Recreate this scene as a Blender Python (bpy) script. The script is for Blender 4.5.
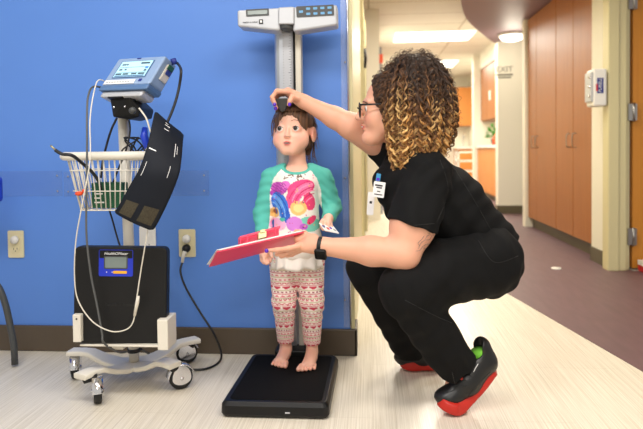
import bpy, math, random
import numpy as np
from mathutils import Vector, Matrix
from mathutils.bvhtree import BVHTree

random.seed(7)
rng = np.random.default_rng(7)
C = bpy.context.scene.collection
sc = bpy.context.scene
for o in list(bpy.data.objects): bpy.data.objects.remove(o)

# ------------------------------------------------------------------ camera, light, exposure
FPX = 600.0; W, H = 643, 429
CAM = Vector((0, 0, 0.83))
YAW, PITCH, ROLL = math.radians(4.62), math.radians(1.7), math.radians(0.7)
CX, CY = 321.5, 149.0 + FPX * math.tan(PITCH)
Fd = Vector((-math.sin(YAW) * math.cos(PITCH), math.cos(YAW) * math.cos(PITCH), -math.sin(PITCH)))
R0 = Vector((math.cos(YAW), math.sin(YAW), 0)); U0 = R0.cross(Fd)
Rt = R0 * math.cos(ROLL) - U0 * math.sin(ROLL)
Up = U0 * math.cos(ROLL) + R0 * math.sin(ROLL)
cd = bpy.data.cameras.new('camera'); cam = bpy.data.objects.new('camera', cd); C.objects.link(cam)
cd.sensor_width = 36; cd.sensor_fit = 'HORIZONTAL'; cd.lens = 36 * FPX / W
cd.shift_y = -((H / 2) - CY) / W
cd.clip_start = 0.05; cd.clip_end = 100
cam.matrix_world = Matrix(((Rt.x, Up.x, -Fd.x, CAM.x), (Rt.y, Up.y, -Fd.y, CAM.y), (Rt.z, Up.z, -Fd.z, CAM.z), (0, 0, 0, 1)))
cd.dof.use_dof = True; cd.dof.focus_distance = 2.05; cd.dof.aperture_fstop = 2.8
sc.camera = cam

wd = bpy.data.worlds.new('world'); sc.world = wd; wd.use_nodes = True
wd.node_tree.nodes['Background'].inputs[0].default_value = (1.0, 0.95, 0.88, 1)
wd.node_tree.nodes['Background'].inputs[1].default_value = 0.66

def area(name, loc, tgt, sx, sy, power, col):
    l = bpy.data.lights.new(name, 'AREA'); l.shape = 'RECTANGLE'; l.size = sx; l.size_y = sy
    l.energy = power; l.color = col
    o = bpy.data.objects.new(name, l); C.objects.link(o); o.location = loc
    d = Vector(tgt) - Vector(loc)
    o.rotation_euler = d.to_track_quat('-Z', 'Y').to_euler(); return o
area('room_light', (-0.9, 0.75, 2.40), (-0.9, 0.75, 0), 1.2, 0.6, 34, (1.0, 0.98, 0.98))
area('room_light', (0.75, 0.75, 2.40), (0.75, 0.75, 0), 1.2, 0.6, 34, (1.0, 0.95, 0.88))
area('room_light', (-0.1, -1.2, 2.40), (-0.1, 0.2, 0.4), 1.2, 0.6, 40, (1.0, 0.97, 0.93))
area('corridor_light', (0.8, 3.3, 2.40), (0.8, 3.3, 0), 1.2, 0.6, 48, (1.0, 0.93, 0.80))
area('corridor_light', (0.7, 5.4, 2.40), (0.7, 5.4, 0), 1.2, 0.6, 62, (1.0, 0.93, 0.80))
area('corridor_light', (0.95, 8.6, 2.39), (0.95, 8.6, 0), 1.15, 0.85, 85, (1.0, 0.93, 0.8))
area('corridor_light', (1.1, 11.6, 2.39), (1.1, 11.6, 0), 1.15, 0.85, 75, (1.0, 0.93, 0.8))
sc.view_settings.view_transform = 'Standard'; sc.view_settings.look = 'None'
sc.view_settings.gamma = 1; sc.view_settings.use_curve_mapping = False
sc.view_settings.exposure = 0.0

# ------------------------------------------------------------------ pixel -> world
def ray(px, py): return Fd + Rt * ((px - CX) / FPX) + Up * ((CY - py) / FPX)
def at(px, py, d): return CAM + ray(px, py) * d
def on_z(px, py, z): r = ray(px, py); return CAM + r * ((z - CAM.z) / r.z)
def on_y(px, py, y): r = ray(px, py); return CAM + r * ((y - CAM.y) / r.y)
def on_x(px, py, x): r = ray(px, py); return CAM + r * ((x - CAM.x) / r.x)

# ------------------------------------------------------------------ materials
def lin(c): return tuple((v / 255 / 12.92 if v / 255 <= .04045 else ((v / 255 + .055) / 1.055) ** 2.4) for v in c)
def mat(name, rgb, rough=.5, metal=0, noise=0, nscale=30, bump=0, bscale=200, emit=0, coat=0, sub=0, vcol=False, stretch=None, alpha=1, trans=0, sheen=0, spec=None):
    m = bpy.data.materials.new(name); m.use_nodes = True; nt = m.node_tree; b = nt.nodes['Principled BSDF']
    col = (*lin(rgb), 1)
    b.inputs['Base Color'].default_value = col; b.inputs['Roughness'].default_value = rough; b.inputs['Metallic'].default_value = metal
    if spec is not None: b.inputs['Specular IOR Level'].default_value = spec
    if coat: b.inputs['Coat Weight'].default_value = coat; b.inputs['Coat Roughness'].default_value = .1
    if sub:
        b.inputs['Subsurface Weight'].default_value = sub; b.inputs['Subsurface Radius'].default_value = (1, .35, .2); b.inputs['Subsurface Scale'].default_value = .008
    if sheen: b.inputs['Sheen Weight'].default_value = sheen; b.inputs['Sheen Roughness'].default_value = .5
    if emit: b.inputs['Emission Color'].default_value = col; b.inputs['Emission Strength'].default_value = emit
    if trans: b.inputs['Transmission Weight'].default_value = trans
    b.inputs['Alpha'].default_value = alpha
    tc = nt.nodes.new('ShaderNodeTexCoord'); src = tc.outputs['Object']
    if stretch:
        mp = nt.nodes.new('ShaderNodeMapping'); mp.inputs['Scale'].default_value = stretch; nt.links.new(src, mp.inputs[0]); src = mp.outputs[0]
    if vcol:
        a = nt.nodes.new('ShaderNodeAttribute'); a.attribute_name = 'Col'; nt.links.new(a.outputs['Color'], b.inputs['Base Color'])
    elif noise:
        n = nt.nodes.new('ShaderNodeTexNoise'); n.inputs['Scale'].default_value = nscale; n.inputs['Detail'].default_value = 5
        nt.links.new(src, n.inputs['Vector'])
        mx = nt.nodes.new('ShaderNodeMix'); mx.data_type = 'RGBA'
        mx.inputs[6].default_value = (*[v * (1 - noise) for v in col[:3]], 1); mx.inputs[7].default_value = (*[min(1, v * (1 + noise)) for v in col[:3]], 1)
        nt.links.new(n.outputs[0], mx.inputs[0]); nt.links.new(mx.outputs[2], b.inputs['Base Color'])
    if bump:
        n2 = nt.nodes.new('ShaderNodeTexNoise'); n2.inputs['Scale'].default_value = bscale; nt.links.new(src, n2.inputs['Vector'])
        bp = nt.nodes.new('ShaderNodeBump'); bp.inputs['Strength'].default_value = bump; bp.inputs['Distance'].default_value = .002
        nt.links.new(n2.outputs[0], bp.inputs['Height']); nt.links.new(bp.outputs[0], b.inputs['Normal'])
    return m

def wood(name, c1, c2, rough=.42, axis=2):
    m = mat(name, c1, rough, spec=.3); nt = m.node_tree; b = nt.nodes['Principled BSDF']
    tc = nt.nodes.new('ShaderNodeTexCoord'); mp = nt.nodes.new('ShaderNodeMapping')
    s = [22, 22, 22]; s[axis] = 1.1; mp.inputs['Scale'].default_value = s
    n = nt.nodes.new('ShaderNodeTexNoise'); n.inputs['Scale'].default_value = 2.2; n.inputs['Detail'].default_value = 6; n.inputs['Roughness'].default_value = .65
    mx = nt.nodes.new('ShaderNodeMix'); mx.data_type = 'RGBA'
    mx.inputs[6].default_value = (*lin(c1), 1); mx.inputs[7].default_value = (*lin(c2), 1)
    nt.links.new(tc.outputs['Object'], mp.inputs[0]); nt.links.new(mp.outputs[0], n.inputs['Vector'])
    nt.links.new(n.outputs[0], mx.inputs[0]); nt.links.new(mx.outputs[2], b.inputs['Base Color'])
    return m

def floor_mat(name, c1, c2, rough, tile=(.305, .915)):
    m = mat(name, c1, rough, spec=.45); nt = m.node_tree; b = nt.nodes['Principled BSDF']
    tc = nt.nodes.new('ShaderNodeTexCoord'); mp = nt.nodes.new('ShaderNodeMapping'); mp.inputs['Scale'].default_value = (150, 1.3, 1)
    n = nt.nodes.new('ShaderNodeTexNoise'); n.inputs['Scale'].default_value = 1.6; n.inputs['Detail'].default_value = 5; n.inputs['Roughness'].default_value = .7
    rp = nt.nodes.new('ShaderNodeValToRGB'); rp.color_ramp.elements[0].position = .36; rp.color_ramp.elements[1].position = .6
    rp.color_ramp.elements[0].color = (*lin(c1), 1); rp.color_ramp.elements[1].color = (*lin(c2), 1)
    br = nt.nodes.new('ShaderNodeTexBrick'); br.inputs['Scale'].default_value = 1; br.inputs['Mortar Size'].default_value = .0012; br.inputs['Mortar Smooth'].default_value = .6
    br.inputs['Brick Width'].default_value = tile[1]; br.inputs['Row Height'].default_value = tile[0]
    br.inputs['Color1'].default_value = (1, 1, 1, 1); br.inputs['Color2'].default_value = (.965, .965, .955, 1); br.inputs['Mortar'].default_value = (.82, .8, .77, 1)
    rot = nt.nodes.new('ShaderNodeMapping'); rot.inputs['Rotation'].default_value = (0, 0, math.pi / 2)
    mul = nt.nodes.new('ShaderNodeMix'); mul.data_type = 'RGBA'; mul.blend_type = 'MULTIPLY'; mul.inputs[0].default_value = 1
    L = nt.links.new
    L(tc.outputs['Object'], mp.inputs[0]); L(mp.outputs[0], n.inputs['Vector']); L(n.outputs[0], rp.inputs[0])
    L(tc.outputs['Object'], rot.inputs[0]); L(rot.outputs[0], br.inputs['Vector'])
    L(rp.outputs[0], mul.inputs[6]); L(br.outputs[0], mul.inputs[7]); L(mul.outputs[2], b.inputs['Base Color'])
    return m

def ceil_mat():
    m = mat('ceiling_tile', (240, 236, 224), .9); nt = m.node_tree; b = nt.nodes['Principled BSDF']
    tc = nt.nodes.new('ShaderNodeTexCoord')
    br = nt.nodes.new('ShaderNodeTexBrick'); br.offset = 0; br.inputs['Scale'].default_value = 1; br.inputs['Mortar Size'].default_value = .012
    br.inputs['Brick Width'].default_value = 1.22; br.inputs['Row Height'].default_value = .61
    br.inputs['Color1'].default_value = (*lin((238, 233, 220)), 1); br.inputs['Color2'].default_value = (*lin((233, 228, 214)), 1); br.inputs['Mortar'].default_value = (*lin((196, 186, 166)), 1)
    nt.links.new(tc.outputs['Object'], br.inputs['Vector']); nt.links.new(br.outputs[0], b.inputs['Base Color']); return m

M = dict(
    blue=mat('blue_paint', (89, 137, 217), .5, noise=.03, nscale=4, bump=.08, bscale=350),
    cream=mat('cream_paint', (214, 205, 160), .45), white=mat('white_wall_paint', (238, 234, 218), .6),
    base=mat('rubber_base', (84, 72, 58), .4, noise=.05), gbase=mat('dark_base', (92, 84, 62), .5),
    floor=floor_mat('light_tile', (208, 198, 178), (236, 228, 212), .3), plum=mat('plum_vinyl', (106, 80, 84), .48, noise=.25, nscale=5, stretch=(6, 1, 1)),
    ceil=ceil_mat(), soffit=mat('mauve_paint', (142, 116, 124), .5),
    wood=wood('cherry_wood', (146, 86, 34), (182, 116, 56)), wood2=wood('orange_wood', (206, 130, 62), (222, 150, 80)), door=wood('honey_wood', (190, 120, 40), (216, 150, 64)),
    chrome=mat('chrome', (225, 225, 228), .15, 1), steel=mat('brushed_steel', (170, 168, 165), .35, 1),
    black=mat('black_plastic', (12, 12, 13), .45, spec=.35), blackr=mat('black_rubber', (16, 16, 17), .55), mesh_black=mat('black_tread', (11, 11, 12), .8, bump=.5, bscale=900, spec=.12),
    dgrey=mat('dark_grey_plastic', (66, 68, 68), .45), silver=mat('silver_plastic', (186, 188, 192), .35, .15), alum=mat('satin_aluminium', (188, 192, 198), .3, .6),
    putty=mat('putty_enamel', (226, 220, 206), .4), beige=mat('beige_enamel', (214, 208, 192), .4), ivory=mat('ivory_plastic', (222, 212, 172), .4), wplas=mat('white_plastic', (238, 236, 230), .4),
    mon=mat('pale_blue_plastic', (136, 160, 194), .45), mond=mat('slate_blue_plastic', (80, 112, 154), .45),
    glassg=mat('lcd_grey', (120, 132, 128), .2), lcd=mat('lit_lcd', (170, 214, 228), .3, emit=.5), lcdd=mat('lcd_ink', (60, 84, 100), .4), lcdb=mat('lcd_blue_ink', (60, 130, 230), .4, emit=.3),
    navy=mat('navy_nylon', (15, 20, 30), .65, bump=.25, bscale=500, spec=.25), velcro=mat('velcro', (64, 58, 44), .95, noise=.6, nscale=220), wline=mat('white_print', (235, 235, 235), .6),
    bluelab=mat('blue_label', (26, 50, 190), .4), orange=mat('amber_print', (240, 170, 40), .5), redor=mat('orange_red_plastic', (235, 80, 30), .5), green=mat('green_carton', (18, 84, 52), .6, noise=.3, nscale=40),
    greycab=mat('grey_cable', (86, 88, 88), .5), white_cab=mat('white_cable', (222, 216, 202), .5), blackcab=mat('black_cable', (24, 24, 26), .45), bluec=mat('blue_cable_plastic', (24, 60, 190), .4),
    red=mat('red_plastic', (238, 66, 100), .35), paper=mat('paper', (240, 238, 235), .8), brass=mat('clip_metal', (200, 186, 140), .3, .9),
    skin=mat('skin', (236, 180, 152), .5, vcol=True, sub=.15), hair=mat('hair', (60, 40, 25), .6, vcol=True), cloth=mat('jersey_print', (255, 255, 255), .85, vcol=True, bump=.15, bscale=700),
    scrub=mat('black_scrub_cloth', (9, 9, 10), .85, bump=.2, bscale=600, spec=.25), ruffle=mat('white_ruffle', (242, 236, 228), .9),
    shoe=mat('black_leather', (18, 18, 19), .38, bump=.1, bscale=150), sole=mat('red_rubber', (190, 36, 22), .5), sock=mat('green_sock', (120, 200, 60), .8),
    nail=mat('purple_nail', (92, 44, 190), .2), eye=mat('eyeball', (255, 255, 255), .12, vcol=True), lash=mat('eyelash', (40, 26, 20), .7), frame=mat('black_acetate', (12, 12, 13), .25),
    lens=mat('spectacle_lens', (255, 255, 255), .05, alpha=.12), clear=mat('clear_acrylic', (130, 160, 215), .08, alpha=.1), clearv=mat('clear_guard', (235, 240, 250), .1, alpha=.1),
    lamp=mat('lamp_diffuser', (255, 250, 238), .5, emit=3.0), plant=mat('leaf_green', (60, 140, 40), .6), tattoo=mat('tattoo_ink', (120, 104, 108), .7),
    exitm=mat('grey_sign_letters', (96, 92, 84), .6), purl=mat('navy_logo', (30, 46, 130), .5), redp=mat('red_logo', (205, 40, 50), .5), dark=mat('dark_gap', (38, 34, 28), .8), carpet=mat('grey_carpet', (140, 136, 128), .9, noise=.3, nscale=90),
    badge=mat('badge_card', (240, 240, 240), .4), badgeb=mat('badge_blue', (60, 150, 200), .4), ink=mat('ink', (40, 40, 44), .6), lpanel=mat('grey_panel', (150, 156, 164), .5), sky=mat('keypad_blue', (100, 160, 205), .4),
)

# ------------------------------------------------------------------ object helpers
ORG = {}
def tag(o, label=None, cat=None, group=None, kind=None):
    if label: o['label'] = label
    if cat: o['category'] = cat
    if group: o['group'] = group
    if kind: o['kind'] = kind
    return o
def thing(name, loc, label, cat, group=None):
    o = bpy.data.objects.new(name, None); C.objects.link(o); o.location = loc; o.empty_display_size = .05
    ORG[o.name] = Vector(loc); return tag(o, label, cat, group)
class MB:
    def __init__(s): s.v = []; s.f = []; s.sm = []; s.c = None
    def add(s, v, f, smooth=False):
        n = len(s.v); s.v.extend([tuple(p) for p in v]); s.f.extend([tuple(i + n for i in q) for q in f]); s.sm.extend([smooth] * len(f)); return s
    def box(s, lo, hi, frame=None):
        x0, y0, z0 = lo; x1, y1, z1 = hi
        v = [Vector(p) for p in ((x0, y0, z0), (x1, y0, z0), (x1, y1, z0), (x0, y1, z0), (x0, y0, z1), (x1, y0, z1), (x1, y1, z1), (x0, y1, z1))]
        if frame: v = [frame @ p for p in v]
        return s.add(v, [(0, 3, 2, 1), (4, 5, 6, 7), (0, 1, 5, 4), (1, 2, 6, 5), (2, 3, 7, 6), (3, 0, 4, 7)])
    def prism(s, poly, thick):            # poly: world points (planar), thick: world vector
        n = len(poly); v = [Vector(p) for p in poly] + [Vector(p) + Vector(thick) for p in poly]
        return s.add(v, [tuple(range(n))[::-1], tuple(range(n, 2 * n))] + [(i, (i + 1) % n, n + (i + 1) % n, n + i) for i in range(n)])
    def tube(s, pts, r, seg=8, closed=False):
        pts = [Vector(p) for p in pts]; n = len(pts); rr = r if hasattr(r, '__len__') else [r] * n
        v = []; prev = None
        for i, p in enumerate(pts):
            a = pts[(i - 1) % n] if (closed or i > 0) else p; b = pts[(i + 1) % n] if (closed or i < n - 1) else p
            t = (b - a); t = t.normalized() if t.length > 1e-9 else Vector((0, 0, 1))
            if prev is None: u = t.orthogonal().normalized()
            else:
                u = prev - t * prev.dot(t); u = u.normalized() if u.length > 1e-6 else t.orthogonal().normalized()
            prev = u; w = t.cross(u)
            for k in range(seg):
                an = 2 * math.pi * k / seg; v.append(p + (u * math.cos(an) + w * math.sin(an)) * rr[i])
        f = []
        for i in range(n if closed else n - 1):
            j = (i + 1) % n
            for k in range(seg): f.append((i * seg + k, i * seg + (k + 1) % seg, j * seg + (k + 1) % seg, j * seg + k))
        if not closed: f += [tuple(range(seg))[::-1], tuple(range((n - 1) * seg, n * seg))]
        return s.add(v, f, True)
    def ball(s, c, r, seg=14, frame=None):
        c = Vector(c); r = r if hasattr(r, '__len__') else (r, r, r); v = []; f = []; rings = seg // 2
        for i in range(rings + 1):
            th = math.pi * i / rings
            for k in range(seg):
                an = 2 * math.pi * k / seg
                p = Vector((r[0] * math.sin(th) * math.cos(an), r[1] * math.sin(th) * math.sin(an), r[2] * math.cos(th)))
                v.append(c + (frame @ p if frame else p))
        for i in range(rings):
            for k in range(seg): f.append((i * seg + k, (i + 1) * seg + k, (i + 1) * seg + (k + 1) % seg, i * seg + (k + 1) % seg))
        return s.add(v, f, True)
    def loft(s, secs, seg=20):            # secs: (centre, u, v, a, b, n)
        v = []; f = []
        for (c, u, w, a, b, e) in secs:
            c, u, w = Vector(c), Vector(u).normalized(), Vector(w).normalized()
            for k in range(seg):
                an = 2 * math.pi * k / seg; ca, sa = math.cos(an), math.sin(an)
                v.append(c + u * (a * math.copysign(abs(ca) ** (2 / e), ca)) + w * (b * math.copysign(abs(sa) ** (2 / e), sa)))
        for i in range(len(secs) - 1):
            for k in range(seg): f.append((i * seg + k, i * seg + (k + 1) % seg, (i + 1) * seg + (k + 1) % seg, (i + 1) * seg + k))
        f += [tuple(range(seg))[::-1], tuple(range((len(secs) - 1) * seg, len(secs) * seg))]
        return s.add(v, f, True)
    def build(s, name, m, parent=None, bevel=0, seg=2, origin=None):
        org = Vector((0, 0, 0))
        if parent is not None: org = ORG[parent.name]
        elif origin is not None: org = Vector(origin)
        me = bpy.data.meshes.new(name)
        me.from_pydata([tuple(Vector(p) - org) for p in s.v], [], s.f); me.polygons.foreach_set('use_smooth', s.sm)
        if s.c is not None:
            a = me.attributes.new('Col', 'FLOAT_COLOR', 'POINT'); a.data.foreach_set('color', np.asarray(s.c, np.float32).ravel())
        me.materials.append(m); me.update()
        o = bpy.data.objects.new(name, me); C.objects.link(o)
        if parent is not None: o.parent = parent
        else: o.location = org
        ORG[o.name] = org
        if bevel:
            b = o.modifiers.new('bevel', 'BEVEL'); b.width = bevel; b.segments = seg; b.limit_method = 'ANGLE'; b.angle_limit = math.radians(40)
            try: b.harden_normals = False
            except Exception: pass
        return o
def struct(o): o['kind'] = 'structure'; return o
def smooth_path(pts, n=8):
    pts = [Vector(p) for p in pts]; out = []
    for i in range(len(pts) - 1):
        p0 = pts[max(i - 1, 0)]; p1 = pts[i]; p2 = pts[i + 1]; p3 = pts[min(i + 2, len(pts) - 1)]
        for k in range(n):
            t = k / n
            out.append(.5 * ((2 * p1) + (p2 - p0) * t + (2 * p0 - 5 * p1 + 4 * p2 - p3) * t * t + (3 * p1 - p0 - 3 * p2 + p3) * t ** 3))
    out.append(pts[-1]); return out
def rrect(w, h, r, n=5):
    out = []
    for cx, cy, a0 in ((w / 2 - r, h / 2 - r, 0), (-w / 2 + r, h / 2 - r, 90), (-w / 2 + r, -h / 2 + r, 180), (w / 2 - r, -h / 2 + r, 270)):
        for i in range(n + 1):
            a = math.radians(a0 + 90 * i / n); out.append((cx + r * math.cos(a), cy + r * math.sin(a)))
    return out
def frame(o, x, y):                        # matrix with axes x, y (orthonormalised) and z = x cross y
    x = Vector(x).normalized(); y = Vector(y); y = (y - x * y.dot(x)).normalized(); z = x.cross(y); o = Vector(o)
    return Matrix(((x.x, y.x, z.x, o.x), (x.y, y.y, z.y, o.y), (x.z, y.z, z.z, o.z), (0, 0, 0, 1)))
def plate(mb, fr, w, h, r, z0, z1, cx=0, cy=0):
    pts = [fr @ Vector((cx + x, cy + y, z0)) for x, y in rrect(w, h, r)]
    mb.prism(pts, (fr.to_3x3() @ Vector((0, 0, z1 - z0)))); return mb
def text(name, body, size, fr, m, parent, shear=0, extr=.0004, align='CENTER'):
    cu = bpy.data.curves.new(name, 'FONT'); cu.body = body; cu.size = size; cu.extrude = extr; cu.align_x = align; cu.align_y = 'CENTER'; cu.shear = shear
    t = bpy.data.objects.new('tmp', cu); C.objects.link(t); dg = bpy.context.evaluated_depsgraph_get(); dg.update()
    me = bpy.data.meshes.new_from_object(t.evaluated_get(dg)); bpy.data.objects.remove(t)
    mb = MB(); mb.add([fr @ v.co for v in me.vertices], [tuple(p.vertices) for p in me.polygons]); return mb.build(name, m, parent)

# ------------------------------------------------------------------ implicit surfaces for bodies and cloth
class Field:
    def __init__(s, lo, hi, h):
        s.lo = np.array(lo, float); s.h = h; n = np.ceil((np.array(hi) - s.lo) / h).astype(int) + 1; s.n = n
        s.ax = [s.lo[i] + h * np.arange(n[i]) for i in range(3)]; s.F = np.full(n, 1.0, np.float32)
    def sub(s, lo, hi):
        i0 = np.clip(np.floor((np.array(lo) - s.lo) / s.h).astype(int), 0, s.n); i1 = np.clip(np.ceil((np.array(hi) - s.lo) / s.h).astype(int) + 1, 0, s.n)
        sl = tuple(slice(a, b) for a, b in zip(i0, i1))
        X = s.ax[0][sl[0]][:, None, None].astype(np.float32); Y = s.ax[1][sl[1]][None, :, None].astype(np.float32); Z = s.ax[2][sl[2]][None, None, :].astype(np.float32)
        return sl, X, Y, Z
    def comb(s, sl, d, k, mode):
        A = s.F[sl]
        if mode == 'add':
            hh = np.maximum(k - np.abs(A - d), 0) / k; s.F[sl] = np.minimum(A, d) - hh * hh * k * .25
        else:
            d = -d; hh = np.maximum(k - np.abs(A - d), 0) / k; s.F[sl] = np.maximum(A, d) + hh * hh * k * .25
    def cap(s, a, b, ra, rb, k=.02, mode='add', off=0):
        a, b = np.array(a, float), np.array(b, float); ra += off; rb += off; m = max(ra, rb) + k + 3 * s.h
        sl, X, Y, Z = s.sub(np.minimum(a, b) - m, np.maximum(a, b) + m)
        ab = b - a; L = max(float(ab @ ab), 1e-9)
        t = np.clip(((X - a[0]) * ab[0] + (Y - a[1]) * ab[1] + (Z - a[2]) * ab[2]) / L, 0, 1)
        d = np.sqrt((X - a[0] - t * ab[0]) ** 2 + (Y - a[1] - t * ab[1]) ** 2 + (Z - a[2] - t * ab[2]) ** 2) - (ra + t * (rb - ra))
        s.comb(sl, d, k, mode); return s
    def ell(s, c, r, k=.02, mode='add', rot=None, off=0):
        c = np.array(c, float); r = np.array(r, float) + off; m = max(r) + k + 3 * s.h
        sl, X, Y, Z = s.sub(c - m, c + m); P = (X - c[0], Y - c[1], Z - c[2])
        R = np.array(rot.to_3x3()) if rot is not None else np.eye(3)    # columns = local axes
        q = [P[0] * R[0, i] + P[1] * R[1, i] + P[2] * R[2, i] for i in range(3)]
        k0 = np.sqrt(sum((q[i] / r[i]) ** 2 for i in range(3))); k1 = np.sqrt(sum((q[i] / r[i] ** 2) ** 2 for i in range(3))) + 1e-6
        s.comb(sl, k0 * (k0 - 1) / k1, k, mode); return s
    def cut(s, p, n):                      # remove the side the normal points to
        p, n = np.array(p, float), np.array(Vector(n).normalized(), float); _, X, Y, Z = s.sub(s.lo, s.lo + s.h * s.n)
        s.F = np.maximum(s.F, ((X - p[0]) * n[0] + (Y - p[1]) * n[1] + (Z - p[2]) * n[2]).astype(np.float32)); return s
    def warp(s, fn):
        _, X, Y, Z = s.sub(s.lo, s.lo + s.h * s.n); s.F = s.F + fn(X, Y, Z).astype(np.float32); return s
    def mesh(s):
        F = s.F; F[0] = 1; F[-1] = 1; F[:, 0] = 1; F[:, -1] = 1; F[:, :, 0] = 1; F[:, :, -1] = 1
        I = F < 0; cnt = np.zeros(np.array(F.shape) - 1, np.int8)
        cor = [(i, j, k) for i in (0, 1) for j in (0, 1) for k in (0, 1)]
        for i, j, k in cor: cnt += I[i:F.shape[0] - 1 + i, j:F.shape[1] - 1 + j, k:F.shape[2] - 1 + k]
        cells = np.argwhere((cnt > 0) & (cnt < 8)); vid = np.full(cnt.shape, -1, np.int32); vid[tuple(cells.T)] = np.arange(len(cells))
        val = np.stack([F[cells[:, 0] + i, cells[:, 1] + j, cells[:, 2] + k] for i, j, k in cor], 1)
        acc = np.zeros((len(cells), 3)); num = np.zeros(len(cells))
        for a in range(8):
            for b in range(a + 1, 8):
                ca, cb = np.array(cor[a]), np.array(cor[b])
                if np.abs(ca - cb).sum() != 1: continue
                va, vb = val[:, a], val[:, b]; x = (va < 0) != (vb < 0); t = np.where(x, va / np.where(x, va - vb, 1), 0)
                acc += np.where(x[:, None], ca + (cb - ca) * t[:, None], 0); num += x
        V = s.lo + s.h * (cells + acc / num[:, None]); Q = []
        for ax in range(3):
            A = np.take(I, range(I.shape[ax] - 1), ax); B = np.take(I, range(1, I.shape[ax]), ax); e = np.argwhere(A != B)
            o1, o2 = [(1, 2), (2, 0), (0, 1)][ax]; e = e[(e[:, o1] > 0) & (e[:, o2] > 0)]
            e = e[(e[:, o1] < I.shape[o1] - 1) & (e[:, o2] < I.shape[o2] - 1)]
            d1 = np.zeros(3, int); d1[o1] = 1; d2 = np.zeros(3, int); d2[o2] = 1
            q = np.stack([vid[tuple((e - d1 - d2).T)], vid[tuple((e - d2).T)], vid[tuple(e.T)], vid[tuple((e - d1).T)]], 1)
            fl = ~A[tuple(e.T)]; q[fl] = q[fl][:, ::-1]; Q.append(q)
        return V, np.concatenate(Q)
def np_obj(name, V, Q, m, parent, col=None, kind=None):
    org = np.array(ORG[parent.name]); me = bpy.data.meshes.new(name); n, q = len(V), len(Q)
    me.vertices.add(n); me.vertices.foreach_set('co', (V - org).astype(np.float32).ravel())
    me.loops.add(4 * q); me.loops.foreach_set('vertex_index', Q.astype(np.int32).ravel())
    me.polygons.add(q); me.polygons.foreach_set('loop_start', np.arange(0, 4 * q, 4, dtype=np.int32))
    me.polygons.foreach_set('use_smooth', np.ones(q, bool)); me.update(calc_edges=True)
    if col is not None:
        c = np.ones((n, 4), np.float32); c[:, :3] = col; a = me.attributes.new('Col', 'FLOAT_COLOR', 'POINT'); a.data.foreach_set('color', c.ravel())
    me.materials.append(m); o = bpy.data.objects.new(name, me); C.objects.link(o); o.parent = parent; ORG[o.name] = Vector(org); return o
def bvh(V, Q): return BVHTree.FromPolygons([tuple(v) for v in V], [tuple(q) for q in Q.tolist()])
def stroke(mb, tree, pts, r, toward=CAM, lift=.0005, n=6):        # a thin line laid on a surface; pts are world points near it
    P = smooth_path(pts, n); out = []
    for p in P:
        dr = (p - toward).normalized(); h = tree.ray_cast(p - dr * .25, dr)
        if h[0] is not None: out.append(h[0] + h[1] * lift)
    if len(out) > 1: mb.tube(out, r, 5)
def lc(c): return np.array(lin(c))
def snoise(V, s, seed=0):                  # cheap smooth value noise
    g = np.random.default_rng(seed); out = np.zeros(len(V))
    for i in range(6):
        k = g.normal(size=3) * s; out += np.sin(V @ k + g.uniform(0, 6.28))
    return out / 6

# ================================================================== the setting
WY = 2.39; WX = -0.07; RX = 1.6; HC = 2.44; HS = 2.13
fl = MB().box((-3.2, -1.8, -.1), (3.4, 15.4, 0)).build('floor', M['floor']); struct(fl)
pa, pb = on_z(510, 295, 0), on_z(643, 372, 0)
sl_ = (pb.x - pa.x) / (pb.y - pa.y)
bx_ = lambda y: pa.x + sl_ * (y - pa.y) + .012 * (y - pa.y) ** 2 * (y > pa.y)
ys = [-1.8 + i * .4 for i in range(43)]
pl = MB(); edge = [Vector((max(bx_(y), WX), y, .0)) for y in ys]
for i in range(len(ys) - 1):
    pl.prism([edge[i], Vector((3.4, ys[i], 0)), Vector((3.4, ys[i + 1], 0)), edge[i + 1]], (0, 0, .0015))
struct(pl.build('floor_plum', M['plum']))
struct(MB().box((-3.2, -1.8, HC), (3.4, 15.4, HC + .1)).build('ceiling', M['ceil']))
struct(MB().box((-3.2, WY, 0), (WX, WY + .14, HC)).build('wall_back', M['blue'], bevel=.004))
# corridor left wall: door casings in a row, seen at a grazing angle
wl = MB().box((-.25, WY + .141, 0), (WX, 7.0, HC)); struct(wl.build('wall_left', M['cream']))
struct(MB().box((-.25, 7.0, 0), (.12, 14.0, HC)).build('wall_left_far', M['white']))
for i, (y0, xx) in enumerate(((5.0, -.045), (6.0, -.03), (7.6, .16), (9.2, .17))):
    struct(MB().box((xx - .12, y0, 0), (xx, y0 + .1, 2.1)).box((xx - .12, y0 + 1.0, 0), (xx, y0 + 1.1, 2.1)).box((xx - .12, y0 + .1, 2.0), (xx, y0 + 1.0, 2.1)).build('door_casing', M['cream' if i < 2 else 'lpanel']))
bb = MB().box((-3.2, WY - .012, 0), (WX + .012, WY, .108)).box((WX, WY - .012, 0), (WX + .012, WY + .14, .108))
struct(bb.build('baseboard_back', M['base'], bevel=.004))
# thin metal-and-cream corner bead of the blue wall
struct(MB().box((WX - .012, WY - .006, .108), (WX + .004, WY + .02, HC)).build('trim_1', M['cream'], bevel=.002))
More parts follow.
